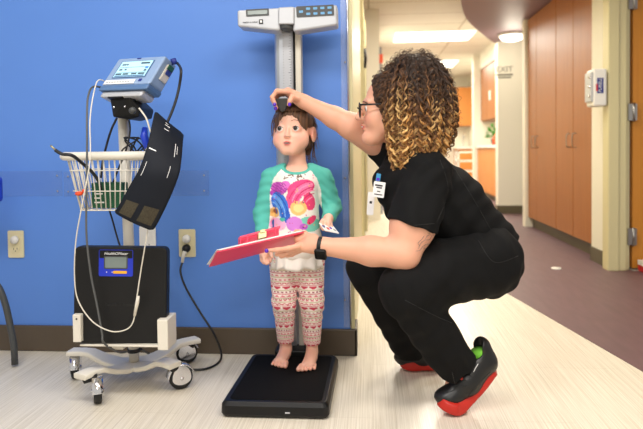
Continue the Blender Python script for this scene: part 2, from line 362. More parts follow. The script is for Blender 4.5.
# right side: wall strip, closet alcove, side opening, exit wall
D_Y = 4.1; CX0 = on_y(607, 200, 4.1).x; CXr = on_y(631, 200, 4.1).x; CY0 = on_x(594.5, 200, 1.62).y; RX = 1.6
struct(MB().box((RX, D_Y + .082, 0), (RX + .14, CY0, HC)).build('wall_right', M['white']))
struct(MB().box((RX - .01, D_Y + .083, 0), (RX, CY0, .1)).build('baseboard_right', M['gbase']))
struct(MB().box((2.62, D_Y, 0), (3.4, D_Y + .12, HC)).box((1.7, D_Y, 2.13), (2.62, D_Y + .12, HC)).box((CX0, D_Y, 2.13), (1.7, D_Y + .08, HC)).build('wall_door', M['cream']))
struct(MB().box((RX + .62, 4.3, 0), (RX + .74, 6.4, HC)).build('wall_closet', M['white']))
struct(MB().box((RX - .01, 6.32, 0), (RX + .62, 6.42, HC)).build('trim_2', M['white'], bevel=.004))
ex = on_y(498, 150, 7.6).x
struct(MB().box((ex, 7.6, 0), (3.4, 7.74, HC)).build('wall_exit', M['white']))
struct(MB().box((ex - .01, 7.588, 0), (3.4, 7.6, .1)).box((ex - .012, 7.588, 0), (ex, 7.74, .1)).build('baseboard_exit', M['gbase']))
struct(MB().box((2.25, 7.74, 0), (2.4, 15.2, HC)).build('wall_niche', M['white']))
struct(MB().box((1.9, 7.74, 2.16), (2.25, 10.6, HC)).build('trim_bulkhead', M['white']))
struct(MB().box((1.8, 10.6, 0), (2.25, 10.75, HC)).build('trim_3', M['white']))
struct(MB().box((-.25, 14.0, 0), (2.25, 14.1, HC)).build('wall_far', M['white']))
# curved lowered soffit
cp = [on_z(x, y, HS) for x, y in ((525, 44.6), (511, 44.6), (498.6, 44.5), (492, 41.5), (486, 37), (480, 32), (474, 27), (468.5, 21.5), (464.5, 15), (462, 7), (461, 0), (461.5, -12))]
cp = smooth_path(cp, 4); poly = [Vector((3.4, cp[0].y, HS))] + cp + [Vector((cp[-1].x + .25, 3.2, HS)), Vector((cp[-1].x + .9, 2.4, HS)), Vector((3.4, 2.2, HS))]
struct(MB().prism(poly, (0, 0, HC - HS)).build('ceiling_soffit', M['soffit']))

# door frame with hinged honey door, facing the camera
ca = struct(MB().box((CX0, D_Y - .02, 0), (CX0 + .07, D_Y + .08, 2.13)).box((CX0 + .07, D_Y - .008, 0), (CXr - .03, D_Y + .08, 2.13)).box((CXr - .03, D_Y + .02, 0), (CXr, D_Y + .08, 2.13)).build('door_frame', M['cream'], bevel=.006))
dr = MB().box((CXr + .022, D_Y + .03, .012), (RX + 1.0, D_Y + .075, 2.1)).build('door_1', M['door']); struct(dr)
hx = on_y(634.5, 150, D_Y).x
for py in (0, 112, 237):
    z = on_y(632, py, D_Y).z
    MB().box((hx - .035, D_Y + .008, z - .055), (hx - .004, D_Y + .02, z + .055)).box((hx + .004, D_Y + .008, z - .055), (hx + .02, D_Y + .03, z + .055)).tube([(hx, D_Y + .01, z - .06), (hx, D_Y + .01, z + .06)], .009).build('hinge', M['steel'], dr)
struct(MB().box((RX + .12, D_Y - .02, 0), (3.4, D_Y + .6, .004)).build('floor_threshold', M['carpet']))

# ================================================================== cabinets and fixtures
def tall_cabinet(y0, y1, seam, label, narrow=None):
    r = thing('tall_cabinet', (RX + .3, (y0 + y1) / 2, 0), label, 'cabinet', 'tall cabinets lining the corridor')
    MB().box((RX + .045, y0, .1), (RX + .6, y1, HS - .002)).build('body', M['wood'], r)
    MB().box((RX + .07, y0, 0), (RX + .6, y1, .1)).build('plinth', M['gbase'], r)
    for a, b, hy in ((y0 + .004, seam - .003, seam - .07), (seam + .003, y1 - .004, seam + .07)):
        d = MB().box((RX + .02, a, .105), (RX + .043, b, HS - .01)).build('door', M['wood'], r, bevel=.003)
        MB().tube(smooth_path([(RX + .02, hy, .82), (RX - .008, hy, .83), (RX - .008, hy, .92), (RX + .02, hy, .93)], 4), .004).build('handle', M['steel'], d)
tall_cabinet(CY0 + .002, on_x(556, 200, 1.62).y, on_x(573, 200, 1.62).y, 'tall cherry wood cabinet nearest the hand sanitiser dispenser')
tall_cabinet(on_x(556, 200, 1.62).y + .002, 6.318, on_x(536.5, 200, 1.62).y, 'tall cherry wood cabinet farther down the corridor, beside the white pilaster')
# wall mounted sanitiser dispenser
dx0, dy0 = RX - .005, D_Y + .1
z0, z1 = on_y(597, 107, 4.15).z, on_y(597, 70, 4.15).z
x0 = on_y(586.5, 90, 4.15).x
t = thing('sanitizer_dispenser', (RX, dy0, z0), 'white hand sanitiser dispenser on the wall between cherry cabinet and door frame', 'dispenser')
MB().box((x0 + .012, D_Y - .035, z0), (on_y(607, 90, D_Y - .03).x, D_Y + .09, z1)).build('housing', M['wplas'], t, bevel=.014, seg=3)
MB().box((x0, D_Y - .03, z0 + .03), (x0 + .02, D_Y + .085, z1 - .02)).build('window', M['silver'], t, bevel=.006)
for q_ in (.07, .13, .19): MB().ball((x0, D_Y - .01, z0 + q_), .011).build('catch', M['chrome'], t)
fr = frame(on_y(600.3, 85.5, D_Y - .0362), (0, 0, 1), (-1, 0, 0)); fr.col[2][:3] = (0, -1, 0)
fr = Matrix(((0, -1, 0, fr.translation.x), (0, 0, -1, D_Y - .0362), (1, 0, 0, fr.translation.z), (0, 0, 0, 1)))
MB().box((-.05, -.02, 0), (.05, .02, .0006), fr).build('logo_panel', M['purl'], t)
text('logo', 'PURELL', .028, fr @ Matrix.Translation((0, 0, .001)), M['wline'], t, shear=.2)
MB().box((-.035, .016, 0), (.01, .027, .0012), fr).build('logo_stripe', M['redp'], t)
# flush drum light under the soffit
c = on_z(512, 33.5, HS); t = thing('ceiling_light', (c.x, c.y, HS), 'round flush ceiling light under the mauve soffit', 'ceiling light')
rr = .155
MB().loft([((c.x, c.y, HS), (1, 0, 0), (0, 1, 0), rr, rr, 2), ((c.x, c.y, HS - .03), (1, 0, 0), (0, 1, 0), rr, rr, 2)], 28).build('rim', M['wplas'], t)
MB().loft([((c.x, c.y, HS - .03), (1, 0, 0), (0, 1, 0), rr * .9, rr * .9, 2), ((c.x, c.y, HS - .07), (1, 0, 0), (0, 1, 0), rr * .75, rr * .75, 2), ((c.x, c.y, HS - .085), (1, 0, 0), (0, 1, 0), rr * .4, rr * .4, 2)], 28).build('diffuser', M['lamp'], t)
pl_ = bpy.data.lights.new('drum_light', 'POINT'); pl_.energy = 7; pl_.color = (1, .9, .72); pl_.shadow_soft_size = .12; po = bpy.data.objects.new('drum_light', pl_); C.objects.link(po); po.location = (c.x, c.y - .05, HS - .2)
def troffer(x0, x1, y0, y1, label):
    t = thing('ceiling_light_panel', ((x0 + x1) / 2, (y0 + y1) / 2, HC), label, 'ceiling light', 'recessed ceiling light panels')
    MB().box((x0 - .03, y0 - .03, HC - .006), (x1 + .03, y0, HC - .001)).box((x0 - .03, y1, HC - .006), (x1 + .03, y1 + .03, HC - .001)).box((x0 - .03, y0, HC - .006), (x0, y1, HC - .001)).box((x1, y0, HC - .006), (x1 + .03, y1, HC - .001)).build('frame', M['wplas'], t)
    MB().box((x0, y0, HC - .004), (x1, y1, HC - .001)).build('diffuser', M['lamp'], t)
a, b = on_z(395, 42, HC), on_z(478, 30, HC); a2, b2 = on_z(410, 68, HC), on_z(459, 60, HC)
troffer(a.x - .02, b.x - .02, b.y, a.y, 'recessed ceiling panel light directly above the curly haired woman')
troffer(a2.x, b2.x, b2.y, a2.y, 'smaller looking recessed panel light farther down the corridor ceiling')
# exit lettering on the pale wall
t = thing('exit_sign', on_y(505, 71, 7.597), 'small EXIT lettering with arrow line on the pale corridor wall', 'sign')
fr = frame(on_y(504.5, 69.5, 7.596), (1, 0, 0), (0, 0, 1)); fr = Matrix(((1, 0, 0, fr.translation.x), (0, 0, -1, 7.596), (0, 1, 0, fr.translation.z), (0, 0, 0, 1)))
text('letters', 'EXIT', .1, fr, M['exitm'], t)
MB().box((-.1, -.075, 0), (.1, -.055, .001), fr).box((-.08, -.105, 0), (.08, -.09, .001), fr).build('underline', M['exitm'], t)
# niche furniture
t = thing('wall_cabinet', (2.1, 9.8, 1.27), 'cherry wood wall cabinet over the counter with the green plant', 'cabinet')
MB().box((1.94, 9.0, 1.27), (2.24, 10.59, 2.16)).build('body', M['wood'], t)
for ya in (9.0, 9.53, 10.06): MB().box((1.92, ya + .005, 1.28), (1.94, ya + .52, 2.15)).build('door', M['wood'], t)
MB().box((1.914, 9.75, 1.58), (1.92, 9.85, 1.73)).build('notice', M['paper'], t)
t = thing('base_cabinet', (2.05, 9.8, 0), 'orange wood base cabinet with white top under the wall cabinet', 'cabinet')
MB().box((1.88, 8.75, .08), (2.24, 10.59, .82)).build('body', M['wood2'], t); MB().box((1.93, 8.75, 0), (2.24, 10.59, .08)).build('plinth', M['gbase'], t)
MB().box((1.83, 8.7, .82), (2.24, 10.59, .86)).build('worktop', M['wplas'], t)
for ya in (8.76, 9.375, 9.98): MB().box((1.86, ya, .1), (1.88, ya + .6, .8)).build('door', M['wood2'], t)
# far cabinets
t = thing('wall_cabinet', (2.0, 13.8, 1.26), 'orange wood wall cabinet at the far end of the corridor', 'cabinet')
p0, p1 = on_y(457, 126, 13.5), on_y(474, 87, 13.5)
MB().box((p0.x, 13.5, p0.z), (2.24, 13.99, p1.z)).build('body', M['wood2'], t); MB().box((p0.x + .01, 13.48, p0.z + .01), (p0.x + .33, 13.5, p1.z - .01)).build('door', M['wood2'], t)
t = thing('base_cabinet', (2.0, 13.6, 0), 'orange wood sink cabinet at the far end of the corridor', 'cabinet')
MB().box((p0.x, 13.3, .05), (2.24, 13.99, .8)).build('body', M['wood2'], t); MB().box((p0.x - .03, 13.25, .8), (2.24, 13.99, .84)).build('worktop', M['wplas'], t)
q = on_y(463, 140, 13.5)
MB().tube(smooth_path([(q.x, 13.5, .84), (q.x, 13.5, 1.05), (q.x, 13.4, 1.12), (q.x, 13.32, 1.05)], 5), .018).build('faucet', M['chrome'], t)
t = thing('shelf_trolley', (1.75, 11.9, 0), 'white shelf trolley standing in the far corridor', 'trolley')
p0, p1 = on_y(457, 160, 11.8).x, 2.2
for z in (.15, .35, .55, .72): MB().box((p0, 11.7, z), (p1, 12.1, z + .03)).build('shelf', M['wplas'], t)
for xx in (p0, p1 - .03):
    for yy in (11.7, 12.07): MB().box((xx, yy, 0), (xx + .03, yy + .03, .75)).build('post', M['wplas'], t)
# plant
c = Vector((2.0, 9.75, .86)); t = thing('potted_plant', c, 'bushy green plant in a pot on the niche counter', 'plant')
MB().loft([(c, (1, 0, 0), (0, 1, 0), .06, .06, 2), (c + Vector((0, 0, .1)), (1, 0, 0), (0, 1, 0), .08, .08, 2)], 16).build('pot', M['blackr'], t)
mb = MB()
for i in range(90):
    a = random.uniform(0, 6.28); e = random.uniform(-.1, 1.4); r = random.uniform(.06, .2)
    p = c + Vector((math.cos(a) * math.cos(e) * r * .75, math.sin(a) * math.cos(e) * r, .13 + math.sin(e) * r))
    dn = (p - c - Vector((0, 0, .12))).normalized(); s = dn.cross(Vector((random.random(), random.random(), 1))).normalized() * .02
    mb.prism([p - dn * .03, p + s, p + dn * .045, p - s], dn.cross(s).normalized() * .002)
mb.build('foliage', M['plant'], t)
tag(MB().loft([(Vector((1.91, 9.3, .86)), (1, 0, 0), (0, 1, 0), .045, .045, 2), (Vector((1.91, 9.3, .98)), (1, 0, 0), (0, 1, 0), .045, .045, 2), (Vector((1.91, 9.3, 1.0)), (1, 0, 0), (0, 1, 0), .02, .02, 2), (Vector((1.91, 9.3, 1.03)), (1, 0, 0), (0, 1, 0), .02, .02, 2)], 14).build('bottle', M['redor'], origin=(1.91, 9.3, .86)), 'small orange-red bottle in front of the niche plant', 'bottle')
# things fixed along the left corridor wall
c = on_x(370.5, 55, .0); c = Vector((.012, 6.0, on_y(372, 58, 6.0).z))
t = thing('wall_telephone', (-.05, 5.6, 1.5), 'narrow black handset fixture high on the left corridor wall', 'telephone')
z = on_y(367, 58, 5.6).z
MB().box((-.069, 5.6, z - .1), (-.045, 5.66, z + .1)).build('base', M['dgrey'], t, bevel=.01); MB().tube([(-.04, 5.61, z - .09), (-.028, 5.61, z), (-.04, 5.61, z + .09)], .013).build('handset', M['black'], t)
ct = on_y(376.5, 60, 7.5)
t = thing('fire_alarm', (.13, 7.4, ct.z), 'small red alarm box on the far left corridor wall', 'alarm')
MB().box((.12, 7.36, ct.z - .05), (.17, 7.46, ct.z + .05)).build('housing', M['redor'], t, bevel=.006)
tag(MB().loft([((RX - .35, 4.15, .0016), (1, 0, 0), (0, 1, 0), .035, .03, 2), ((RX - .35, 4.15, .009), (1, 0, 0), (0, 1, 0), .03, .025, 2)], 16).build('floor_cap', M['wplas'], origin=(RX - .35, 4.15, 0)), 'small white round cap on the plum floor near the closet plinth', 'floor cap')
q = on_y(641, 264, D_Y - .03)
t = thing('small_box', (q.x + .04, D_Y - .04, .004), 'small red and white box on the floor against the honey door', 'box')
MB().box((q.x - .01, D_Y - .1, .005), (q.x + .12, D_Y - .01, .045)).build('box_body', M['redp'], t); MB().box((q.x - .012, D_Y - .102, .045), (q.x + .122, D_Y - .008, .075)).build('lid', M['wplas'], t)

# blue wall fittings: clear rails, corner guard, outlets
def rail(xa, xb, label, ya=WY):
    l, r_ = on_y(xa, 0, WY).x, on_y(xb, 0, WY).x; zt, zb = on_y((max(xa, 0) + xb) / 2, 171, WY).z, on_y((max(xa, 0) + xb) / 2, 196, WY).z
    t = thing('bumper_rail', ((l + r_) / 2, WY, zb), label, 'bumper rail', 'clear plastic rails on the blue wall')
    MB().box((l, WY - .005, zb), (r_, WY - .0005, zt)).build('panel', M['clear'], t, bevel=.0015)
    for x in (l + .02, r_ - .02):
        for z in (zb + .02, zt - .02): MB().ball((x, WY - .006, z), (.004, .002, .004), 8).build('screw', M['steel'], t)
rail(-160, 58, 'long clear plastic rail on the blue wall left of the wire basket')
rail(59.5, 206, 'clear plastic rail on the blue wall behind the hanging cuff')
gx = on_y(341.5, 100, WY).x
t = thing('corner_guard', (gx, WY, .108), 'clear plastic corner guard covering the right edge of the blue wall', 'corner guard')
MB().box((gx, WY - .01, .115), (WX - .013, WY - .007, HC - .02)).build('panel', M['clearv'], t)
gx2 = on_y(348.5, 100, WY).x
MB().tube([(gx2, WY - .014, .115), (gx2, WY - .014, HC - .02)], .004, 8).build('edge_bead', M['chrome'], t)
for py in (62, 178, 300): MB().ball(on_y(345, py, WY - .012), (.004, .002, .004), 8).build('screw', M['steel'], t)
def outlet(px, py, m, label, plug=None, cap=True):
    c = on_y(px, py, WY); t = thing('wall_outlet', c, label, 'outlet', 'outlets on the blue wall')
    fr = Matrix(((1, 0, 0, c.x), (0, 0, -1, WY), (0, 1, 0, c.z), (0, 0, 0, 1)))
    plate(MB(), fr, .07, .114, .006, .0005, .006).build('cover_plate', m, t, bevel=.002)
    for s in (1, -1):
        plate(MB(), fr, .034, .028, .012, .006, .0085, 0, s * .0195).build('socket', m, t)
        if s == -1 and not plug:
            MB().box((-.008, -.024, .008), (-.006, -.014, .009), fr).box((.006, -.024, .008), (.008, -.014, .009), fr).ball(fr @ Vector((0, -.028, .0085)), .0025, 8).build('slot', M['dark'], t)
    if cap:
        f0 = fr @ Vector((0, .0195, .0085)); MB().loft([(f0, (1, 0, 0), (0, 0, 1), .017, .017, 2), (f0 + Vector((0, -.012, 0)), (1, 0, 0), (0, 0, 1), .016, .016, 2)], 18).build('safety_cap', M['wplas'], t)
    return fr
outlet(16.5, 244, M['ivory'], 'ivory wall outlet near the left edge, above the dark chair leg')
f_plug = outlet(187.5, 243, M['ivory'], 'ivory wall outlet with the black power plug', plug=True)
outlet(148, 240, M['wplas'], 'white wall outlet partly hidden behind the black scale', cap=False)

# ================================================================== physician's height and weight scale
pf, pbk = on_z(275, 402.5, .05), on_z(300, 354.5, .05)
pl0, pl1 = on_z(222, 402, .05).x + .006, on_z(331.5, 380, .05).x
PY0, PY1 = pf.y, pbk.y
S = thing('height_weight_scale', ((pl0 + pl1) / 2, (PY0 + PY1) / 2, 0), 'silver stand-on scale with height rod and black platform the girl stands on', 'scale')
pcx, pcy = (pl0 + pl1) / 2, (PY0 + PY1) / 2; pw, pd = pl1 - pl0, PY1 - PY0
FR0 = Matrix.Translation((pcx, pcy, 0))
pm = MB(); 
XL = lambda y: np.interp(y, [PY0, PY1], [on_z(222, 401.5, .05).x, on_z(252.5, 354.5, .05).x]); XR = lambda y: np.interp(y, [PY0, PY1], [on_z(327.5, 401.5, .05).x, on_z(337, 355, .05).x])
def taper(x, y, wdt): yy = min(max(pcy + y, PY0), PY1); m, h = (XL(yy) + XR(yy)) / 2, (XR(yy) - XL(yy)) / 2; return m + x / (pw / 2) * h
def rr_sec(w, d, r, z): return [Vector((taper(x, y, w), pcy + y, z)) for x, y in rrect(w, d, r, 4)]
secs = [rr_sec(pw + .004, pd + .004, .02, .004), rr_sec(pw + .012, pd + .012, .022, .012), rr_sec(pw + .01, pd + .01, .022, .038), rr_sec(pw - .006, pd - .006, .02, .05)]
n = len(secs[0]); vv = [p for s_ in secs for p in s_]; ff = [(i * n + k, i * n + (k + 1) % n, (i + 1) * n + (k + 1) % n, (i + 1) * n + k) for i in range(3) for k in range(n)] + [tuple(range(n))[::-1], tuple(range(3 * n, 4 * n))]
pm.add(vv, ff); pm.build('platform', M['black'], S, bevel=.002)
MB().prism([Vector((taper(x, y, pw), pcy + y, .0495)) for x, y in rrect(pw - .035, pd - .035, .015, 5)], (0, 0, .0017)).build('tread_mat', M['mesh_black'], S)
MB().box((pcx + .03, PY0 - .0075, .019), (pcx + .045, PY0 - .0055, .023)).build('badge', M['silver'], S)
cl = lambda px, d=2.28: at(px, 60, d)
cy0, cy1 = 2.27, 2.34
xa, xb, xc, xd = cl(274).x, cl(293).x, cl(295.2).x, cl(301).x
ztop = at(285, 12, 2.28).z
# rounded aluminium profile
pr = [(xa, cy1), (xa, cy0 + .02), (xa + .008, cy0 + .006), (xa + .02, cy0), (xb - .012, cy0), (xb, cy0 + .006), (xb, cy1)]
MB().prism([Vector((x, y, .06)) for x, y in pr], (0, 0, ztop - .08)).build('column', M['alum'], S, bevel=.003)
MB().box((xc, cy0 + .006, .06), (xd, cy1, ztop - .02)).build('rear_post', M['beige'], S, bevel=.004)
MB().box((xb, cy0 + .03, .72), (xc, cy1, ztop - .02)).build('slot', M['black'], S); MB().box((xb, cy0 + .02, .06), (xc, cy1, .72)).build('slot_cover', M['alum'], S)
rl, rrx = cl(283).x, cl(291.5).x
MB().box((rl, cy0 - .002, .3), (rrx, cy0 + .001, ztop - .08)).build('ruler', M['silver'], S)
tk = MB(); z = .32
i = 0
while z < ztop - .09:
    L = .011 if i % 5 == 0 else .006
    tk.box((rrx - L, cy0 - .0026, z), (rrx - .001, cy0 - .0018, z + .0014)); tk.box((rl + .001, cy0 - .0026, z), (rl + .004, cy0 - .0018, z + .001)); z += .01; i += 1
tk.build('ruler_ticks', M['ink'], S)
MB().box((xa - .005, PY1 - .03, .03), (xd + .02, WY - .013, .075)).build('base_bracket', M['black'], S, bevel=.006)
# head unit: two tapering wings and a middle cap
HD = 2.2
def hp(px, py, d=HD): return at(px, py, d)
back = Vector((0, .085, 0))
hu = MB().prism([hp(237, 10), hp(237.5, 26.5), hp(275, 30.5), hp(280, 30.5), hp(280, 7.5)][::-1], back).prism([hp(293, 6.8), hp(293, 31.5), hp(299, 31), hp(337.5, 25), hp(337, 4.5)][::-1], back).build('head_housing', M['silver'], S, bevel=.008, seg=3)
MB().prism([hp(278.5, 7.2, HD - .008), hp(278.5, 24, HD - .008), hp(294, 24, HD - .008), hp(294, 6.5, HD - .008)][::-1], Vector((0, .09, 0))).build('head_cap', M['silver'], S, bevel=.004)
MB().tube([hp(286.3, 20, HD + .03), hp(286.3, 30, HD + .03)], .032, 20).build('rod_collar', M['dgrey'], S, bevel=.004)
def hframe(px, py, d=HD - .0012): 
    xx = (hp(330, 5) - hp(300, 6.6)); return frame(hp(px, py, d), xx, hp(300, 5) - hp(299.7, 30))
f = hframe(257.5, 12.5); f0 = f.copy()
plate(MB(), f, .084, .026, .003, 0, .001).build('display_bezel', M['dgrey'], S)
plate(MB(), f, .072, .014, .002, .001, .002).build('display', M['glassg'], S)
f = hframe(253, 22); text('brand_text', 'health o meter', .009, f @ Matrix.Translation((-.01, 0, .0005)), M['ink'], S)
MB().box((.022, -.009, .0002), (.037, .008, .001), f).build('brand_mark', M['ink'], S); MB().box((.026, -.004, .001), (.033, .004, .0014), f).build('brand_mark_centre', M['wplas'], S)
f = hframe(315.2, 11); plate(MB(), f, .138, .04, .004, 0, .0012).build('keypad', M['dgrey'], S)
for i in range(5):
    for j in range(2):
        if i == 0 and j == 1: continue
        cxx = -.052 + i * .0262; cyy = (.0095 if j else -.0095) if i else 0
        plate(MB(), f, .015, .0085, .002, .0012, .002, cxx, cyy).build('key', M['sky'], S)
# sliding headpiece (part of the scale) held on the girl's head
hs0 = at(281, 98.5, 2.17)
sp = [at(275, 98.5, 2.13), at(287, 98, 2.13), at(288, 101.5, 2.13), at(285.5, 110.5, 2.15), at(281, 112, 2.15), at(275.5, 103, 2.13)]
MB().prism(sp[::-1], Vector((0, .15, 0))).build('headpiece', M['dgrey'], S, bevel=.003)
tag(MB().tube([(0, 0, -9), (0, 0, -9.01)], .001).build('tmp', M['black'])); bpy.data.objects.remove(bpy.data.objects['tmp'])

# ================================================================== vital signs trolley
pb_, pt_ = at(134, 352, 2.17), at(122.5, 106, 2.1)
T = thing('vital_signs_trolley', (pb_.x, pb_.y, 0), 'wheeled putty-coloured trolley with pole, wire basket and scale bracket', 'trolley')
MB().tube([pb_ - Vector((0, 0, .03)), pt_], .0185, 20).build('pole', M['putty'], T)
MB().tube([pb_ + Vector((0, 0, .001)), pb_ + Vector((0, 0, .014))], .0225, 20).build('pole_collar', M['blackr'], T)
cpos = [(98, 402.5, 'fl'), (76, 378, 'bl'), (181, 388.5, 'fr'), (187, 363, 'br')]
feet = [on_z(x, y, 0) for x, y, _ in cpos]
tips = [on_z(84, 374.5, .098), on_z(75, 351.5, .098), on_z(172, 364, .098), on_z(193, 340, .098)]
hub = Vector((pb_.x, pb_.y, .062)); bm_ = MB()
for tp in tips:
    d = (tp - hub); d.z = 0; side = Vector((-d.y, d.x, 0)).normalized(); dn = d.normalized()
    path = [hub - dn * .02, hub + d * .3 + Vector((0, 0, 0)), hub + d * .5 + Vector((0, 0, .012)), hub + d * .72 + Vector((0, 0, .034)), hub + d * .86 + Vector((0, 0, .036)), hub + d * 1.08 + Vector((0, 0, .034))]
    ws = [.05, .042, .034, .028, .026, .028]; secs = []
    for i, p in enumerate(path):
        a = path[max(i - 1, 0)]; b = path[min(i + 1, 5)]; t_ = (b - a).normalized(); secs.append((p, side, side.cross(t_), ws[i], .0095, 6))
    bm_.loft(secs, 24)
bm_.build('base', M['putty'], T, bevel=.001)
def caster(pos, top, ang):
    """wheel with tyre, chrome side shields and swivel plate"""
    c_ = MB(); r = .041; ax = Vector((math.cos(ang), math.sin(ang), 0)); fw = Vector((-ax.y, ax.x, 0)); o = Vector((pos.x, pos.y, r))
    root = MB().tube([o + Vector((0, 0, r + .004)), Vector((top.x, top.y, .078)), Vector((top.x, top.y, .088))], .011, 12).build('caster', M['blackr'], T)
    ORG[root.name] = ORG[T.name]
    w = MB(); prof = [(-.013, r - .009), (-.012, r - .003), (-.006, r), (.006, r), (.012, r - .003), (.013, r - .009)]; v = []; f = []; sg = 28
    for k in range(sg):
        an = 2 * math.pi * k / sg; dd = fw * math.cos(an) + Vector((0, 0, math.sin(an)))
        for (h_, q) in prof: v.append(o + ax * h_ + dd * q)
    for k in range(sg):
        for j in range(5): f.append((k * 6 + j, k * 6 + j + 1, ((k + 1) % sg) * 6 + j + 1, ((k + 1) % sg) * 6 + j))
    f += [tuple(k * 6 for k in range(sg)), tuple(k * 6 + 5 for k in range(sg))[::-1]]
    w.add(v, f, True).build('wheel', M['blackr'], root)
    sh = MB()
    for s in (-1, 1):
        pl_ = [o + ax * (s * .0145) + (fw * math.cos(a) * (r * .8) + Vector((0, 0, math.sin(a) * (r + .004) if math.sin(a) > 0 else math.sin(a) * r * .55))) for a in [2 * math.pi * k / 24 for k in range(24)]]
        sh.prism(pl_, ax * (s * .003))
    arc = [math.radians(a) for a in range(25, 176, 10)]
    v = []; f = []
    for a in arc:
        dd = fw * math.cos(a) + Vector((0, 0, math.sin(a)))
        for h_ in (-.0175, .0175):
            for q in (r + .003, r + .007): v.append(o + ax * h_ + dd * q)
    for k in range(len(arc) - 1):
        b = 4 * k; f += [(b + 1, b + 3, b + 7, b + 5), (b, b + 4, b + 6, b + 2), (b, b + 1, b + 5, b + 4), (b + 2, b + 6, b + 7, b + 3)]
    sh.add(v, f, True).tube([o - ax * .02, o + ax * .02], .006, 10).build('shield', M['chrome'], root)
for p_, t_, a_ in zip(feet, tips, (.45, .35, -1.0, -1.15)): caster(p_, t_, a_)
# bracket
f0d = 1.97
bx = lambda px, py, d=f0d: at(px, py, d)
y0 = bx(120, 300).y
bl = lambda xa, ya, xb, yb, ya_, yb_: ((bx(xa, yb, 1.96).x, ya_, bx(xa, yb, 1.96).z), (bx(xb, ya, 1.96).x, yb_, bx(xb, ya, 1.96).z))
MB().box(*bl(73.5, 314, 81.5, 342, y0 - .03, y0 + .055)).build('bracket_cheek', M['putty'], T, bevel=.003)
MB().box(*bl(158.5, 318.5, 169, 349.5, y0 - .014, y0 + .075)).build('bracket_cheek', M['putty'], T, bevel=.003)
MB().box(*bl(78, 344.5, 160, 347.5, y0 - .014, y0 + .1)).box((pb_.x - .02, y0 + .05, .16), (pb_.x + .02, pb_.y, .2)).build('bracket_tray', M['putty'], T, bevel=.002)
for p_ in ((76.5, 319), (162, 325)): MB().ball(bx(*p_, 1.953), .0035, 8).build('screw', M['blackr'], T)
# mount head
mh = MB(); A = [at(110, 99, 2.0), at(129, 96.5, 1.96), at(141, 108, 1.98), at(139, 117, 1.98), at(127, 119.5, 1.96), at(113, 117, 2.0)]
mh.prism(A[::-1], Vector((0, .12, 0))); mh.build('mount_head', M['black'], T, bevel=.004)
for q in ((114, 107), (125, 106.5)): MB().ball(at(q[0], q[1], 1.975), .0045, 10).build('screw', M['chrome'], T)
qn = at(132.5, 110.5, 1.95); MB().ball(qn, (.012, .012, .012), 14).build('lock_knob', M['dgrey'], T)
# wire basket
xl, xr = at(60, 155, 2.0).x, at(158, 155, 2.0).x; zr = at(105, 156, 1.97).z; yb0, yb1 = 1.93, 2.12
def ring(s, z, r=.04, shift=(0, 0)):
    w, d = (xr - xl) * s[0], (yb1 - yb0) * s[1]
    return [Vector(((xl + xr) / 2 + x + shift[0], (yb0 + yb1) / 2 + y + shift[1], z)) for x, y in rrect(w, d, r, 6)]
bk = MB().tube(ring((1.03, 1), zr), .0145, 12, True).build('basket_rim', M['putty'], T); ORG[bk.name] = ORG[T.name]
wr = MB(); z1, z2, z3 = at(100, 171, 1.96).z, at(100, 192, 1.97).z, at(100, 211.5, 1.98).z
wr.tube(ring((.93, .96), z1), .002, 6, True).tube(ring((.88, .9), z2), .002, 6, True).tube(ring((.76, .8), z3), .0025, 6, True)
r0, r1 = ring((.98, .98), zr), ring((.76, .8), z3)
def resample(pts, n):
    L = [0]
    for i in range(len(pts)): L.append(L[-1] + (pts[(i + 1) % len(pts)] - pts[i]).length)
    out = []
    for k in range(n):
        s = L[-1] * k / n
        for i in range(len(pts)):
            if L[i] <= s <= L[i + 1] + 1e-9: t = (s - L[i]) / max(L[i + 1] - L[i], 1e-9); out.append(pts[i].lerp(pts[(i + 1) % len(pts)], t)); break
    return out
ra, rb_ = resample(r0, 46), resample(r1, 46)
for a, b in zip(ra, rb_): wr.tube([a, b], .0021, 6)
for k in range(9):
    t = (k + .5) / 9; x = rb_[0].x; xs = [p.x for p in rb_]; xx = min(xs) + (max(xs) - min(xs)) * t
    wr.tube([(xx, min(p.y for p in rb_), z3), (xx, max(p.y for p in rb_), z3)], .0016, 6)
wr.build('basket_wires', M['putty'], T)
MB().box((pt_.x - .022, yb1 - .01, zr - .02), (pt_.x + .03, yb1 + .03, zr + .012)).build('basket_clamp', M['putty'], T, bevel=.004)

# monitor on top
MN = thing('patient_monitor', at(125, 95, 2.05), 'pale blue vital signs monitor with lit screen on top of the trolley', 'monitor')
BL = at(100.5, 86, 2.0); wv = at(149.5, 84, 1.93) - BL; hv = at(118.5, 58.5, 2.07) - BL; dv = at(163, 94, 2.06) - at(149.5, 84, 1.93)
wv_l, hv_l = wv.length, hv.length
def mp(u, v, w=0): return BL + wv * u + hv * v + dv * w
def mbox(u0, v0, w0, u1, v1, w1):
    mb = MB(); mb.v = [tuple(mp(*p)) for p in ((u0, v0, w0), (u1, v0, w0), (u1, v0, w1), (u0, v0, w1), (u0, v1, w0), (u1, v1, w0), (u1, v1, w1), (u0, v1, w1))]
    mb.f = [(0, 3, 2, 1), (4, 5, 6, 7), (0, 1, 5, 4), (1, 2, 6, 5), (2, 3, 7, 6), (3, 0, 4, 7)]; mb.sm = [False] * 6; return mb
mbox(0, .0, 0, 1, 1, .9).build('housing', M['mon'], MN, bevel=.009, seg=3)
mbox(.0, -.16, .0, 1, .02, .95).build('lower_band', M['mond'], MN, bevel=.006)
mbox(.06, -.36, .1, .93, -.14, .92).build('underside', M['silver'], MN, bevel=.01)
mbox(.5, -.375, .3, .56, -.355, .85).build('vent', M['dark'], MN); mbox(.25, -.39, .12, .55, -.35, .5).build('dock', M['black'], MN)
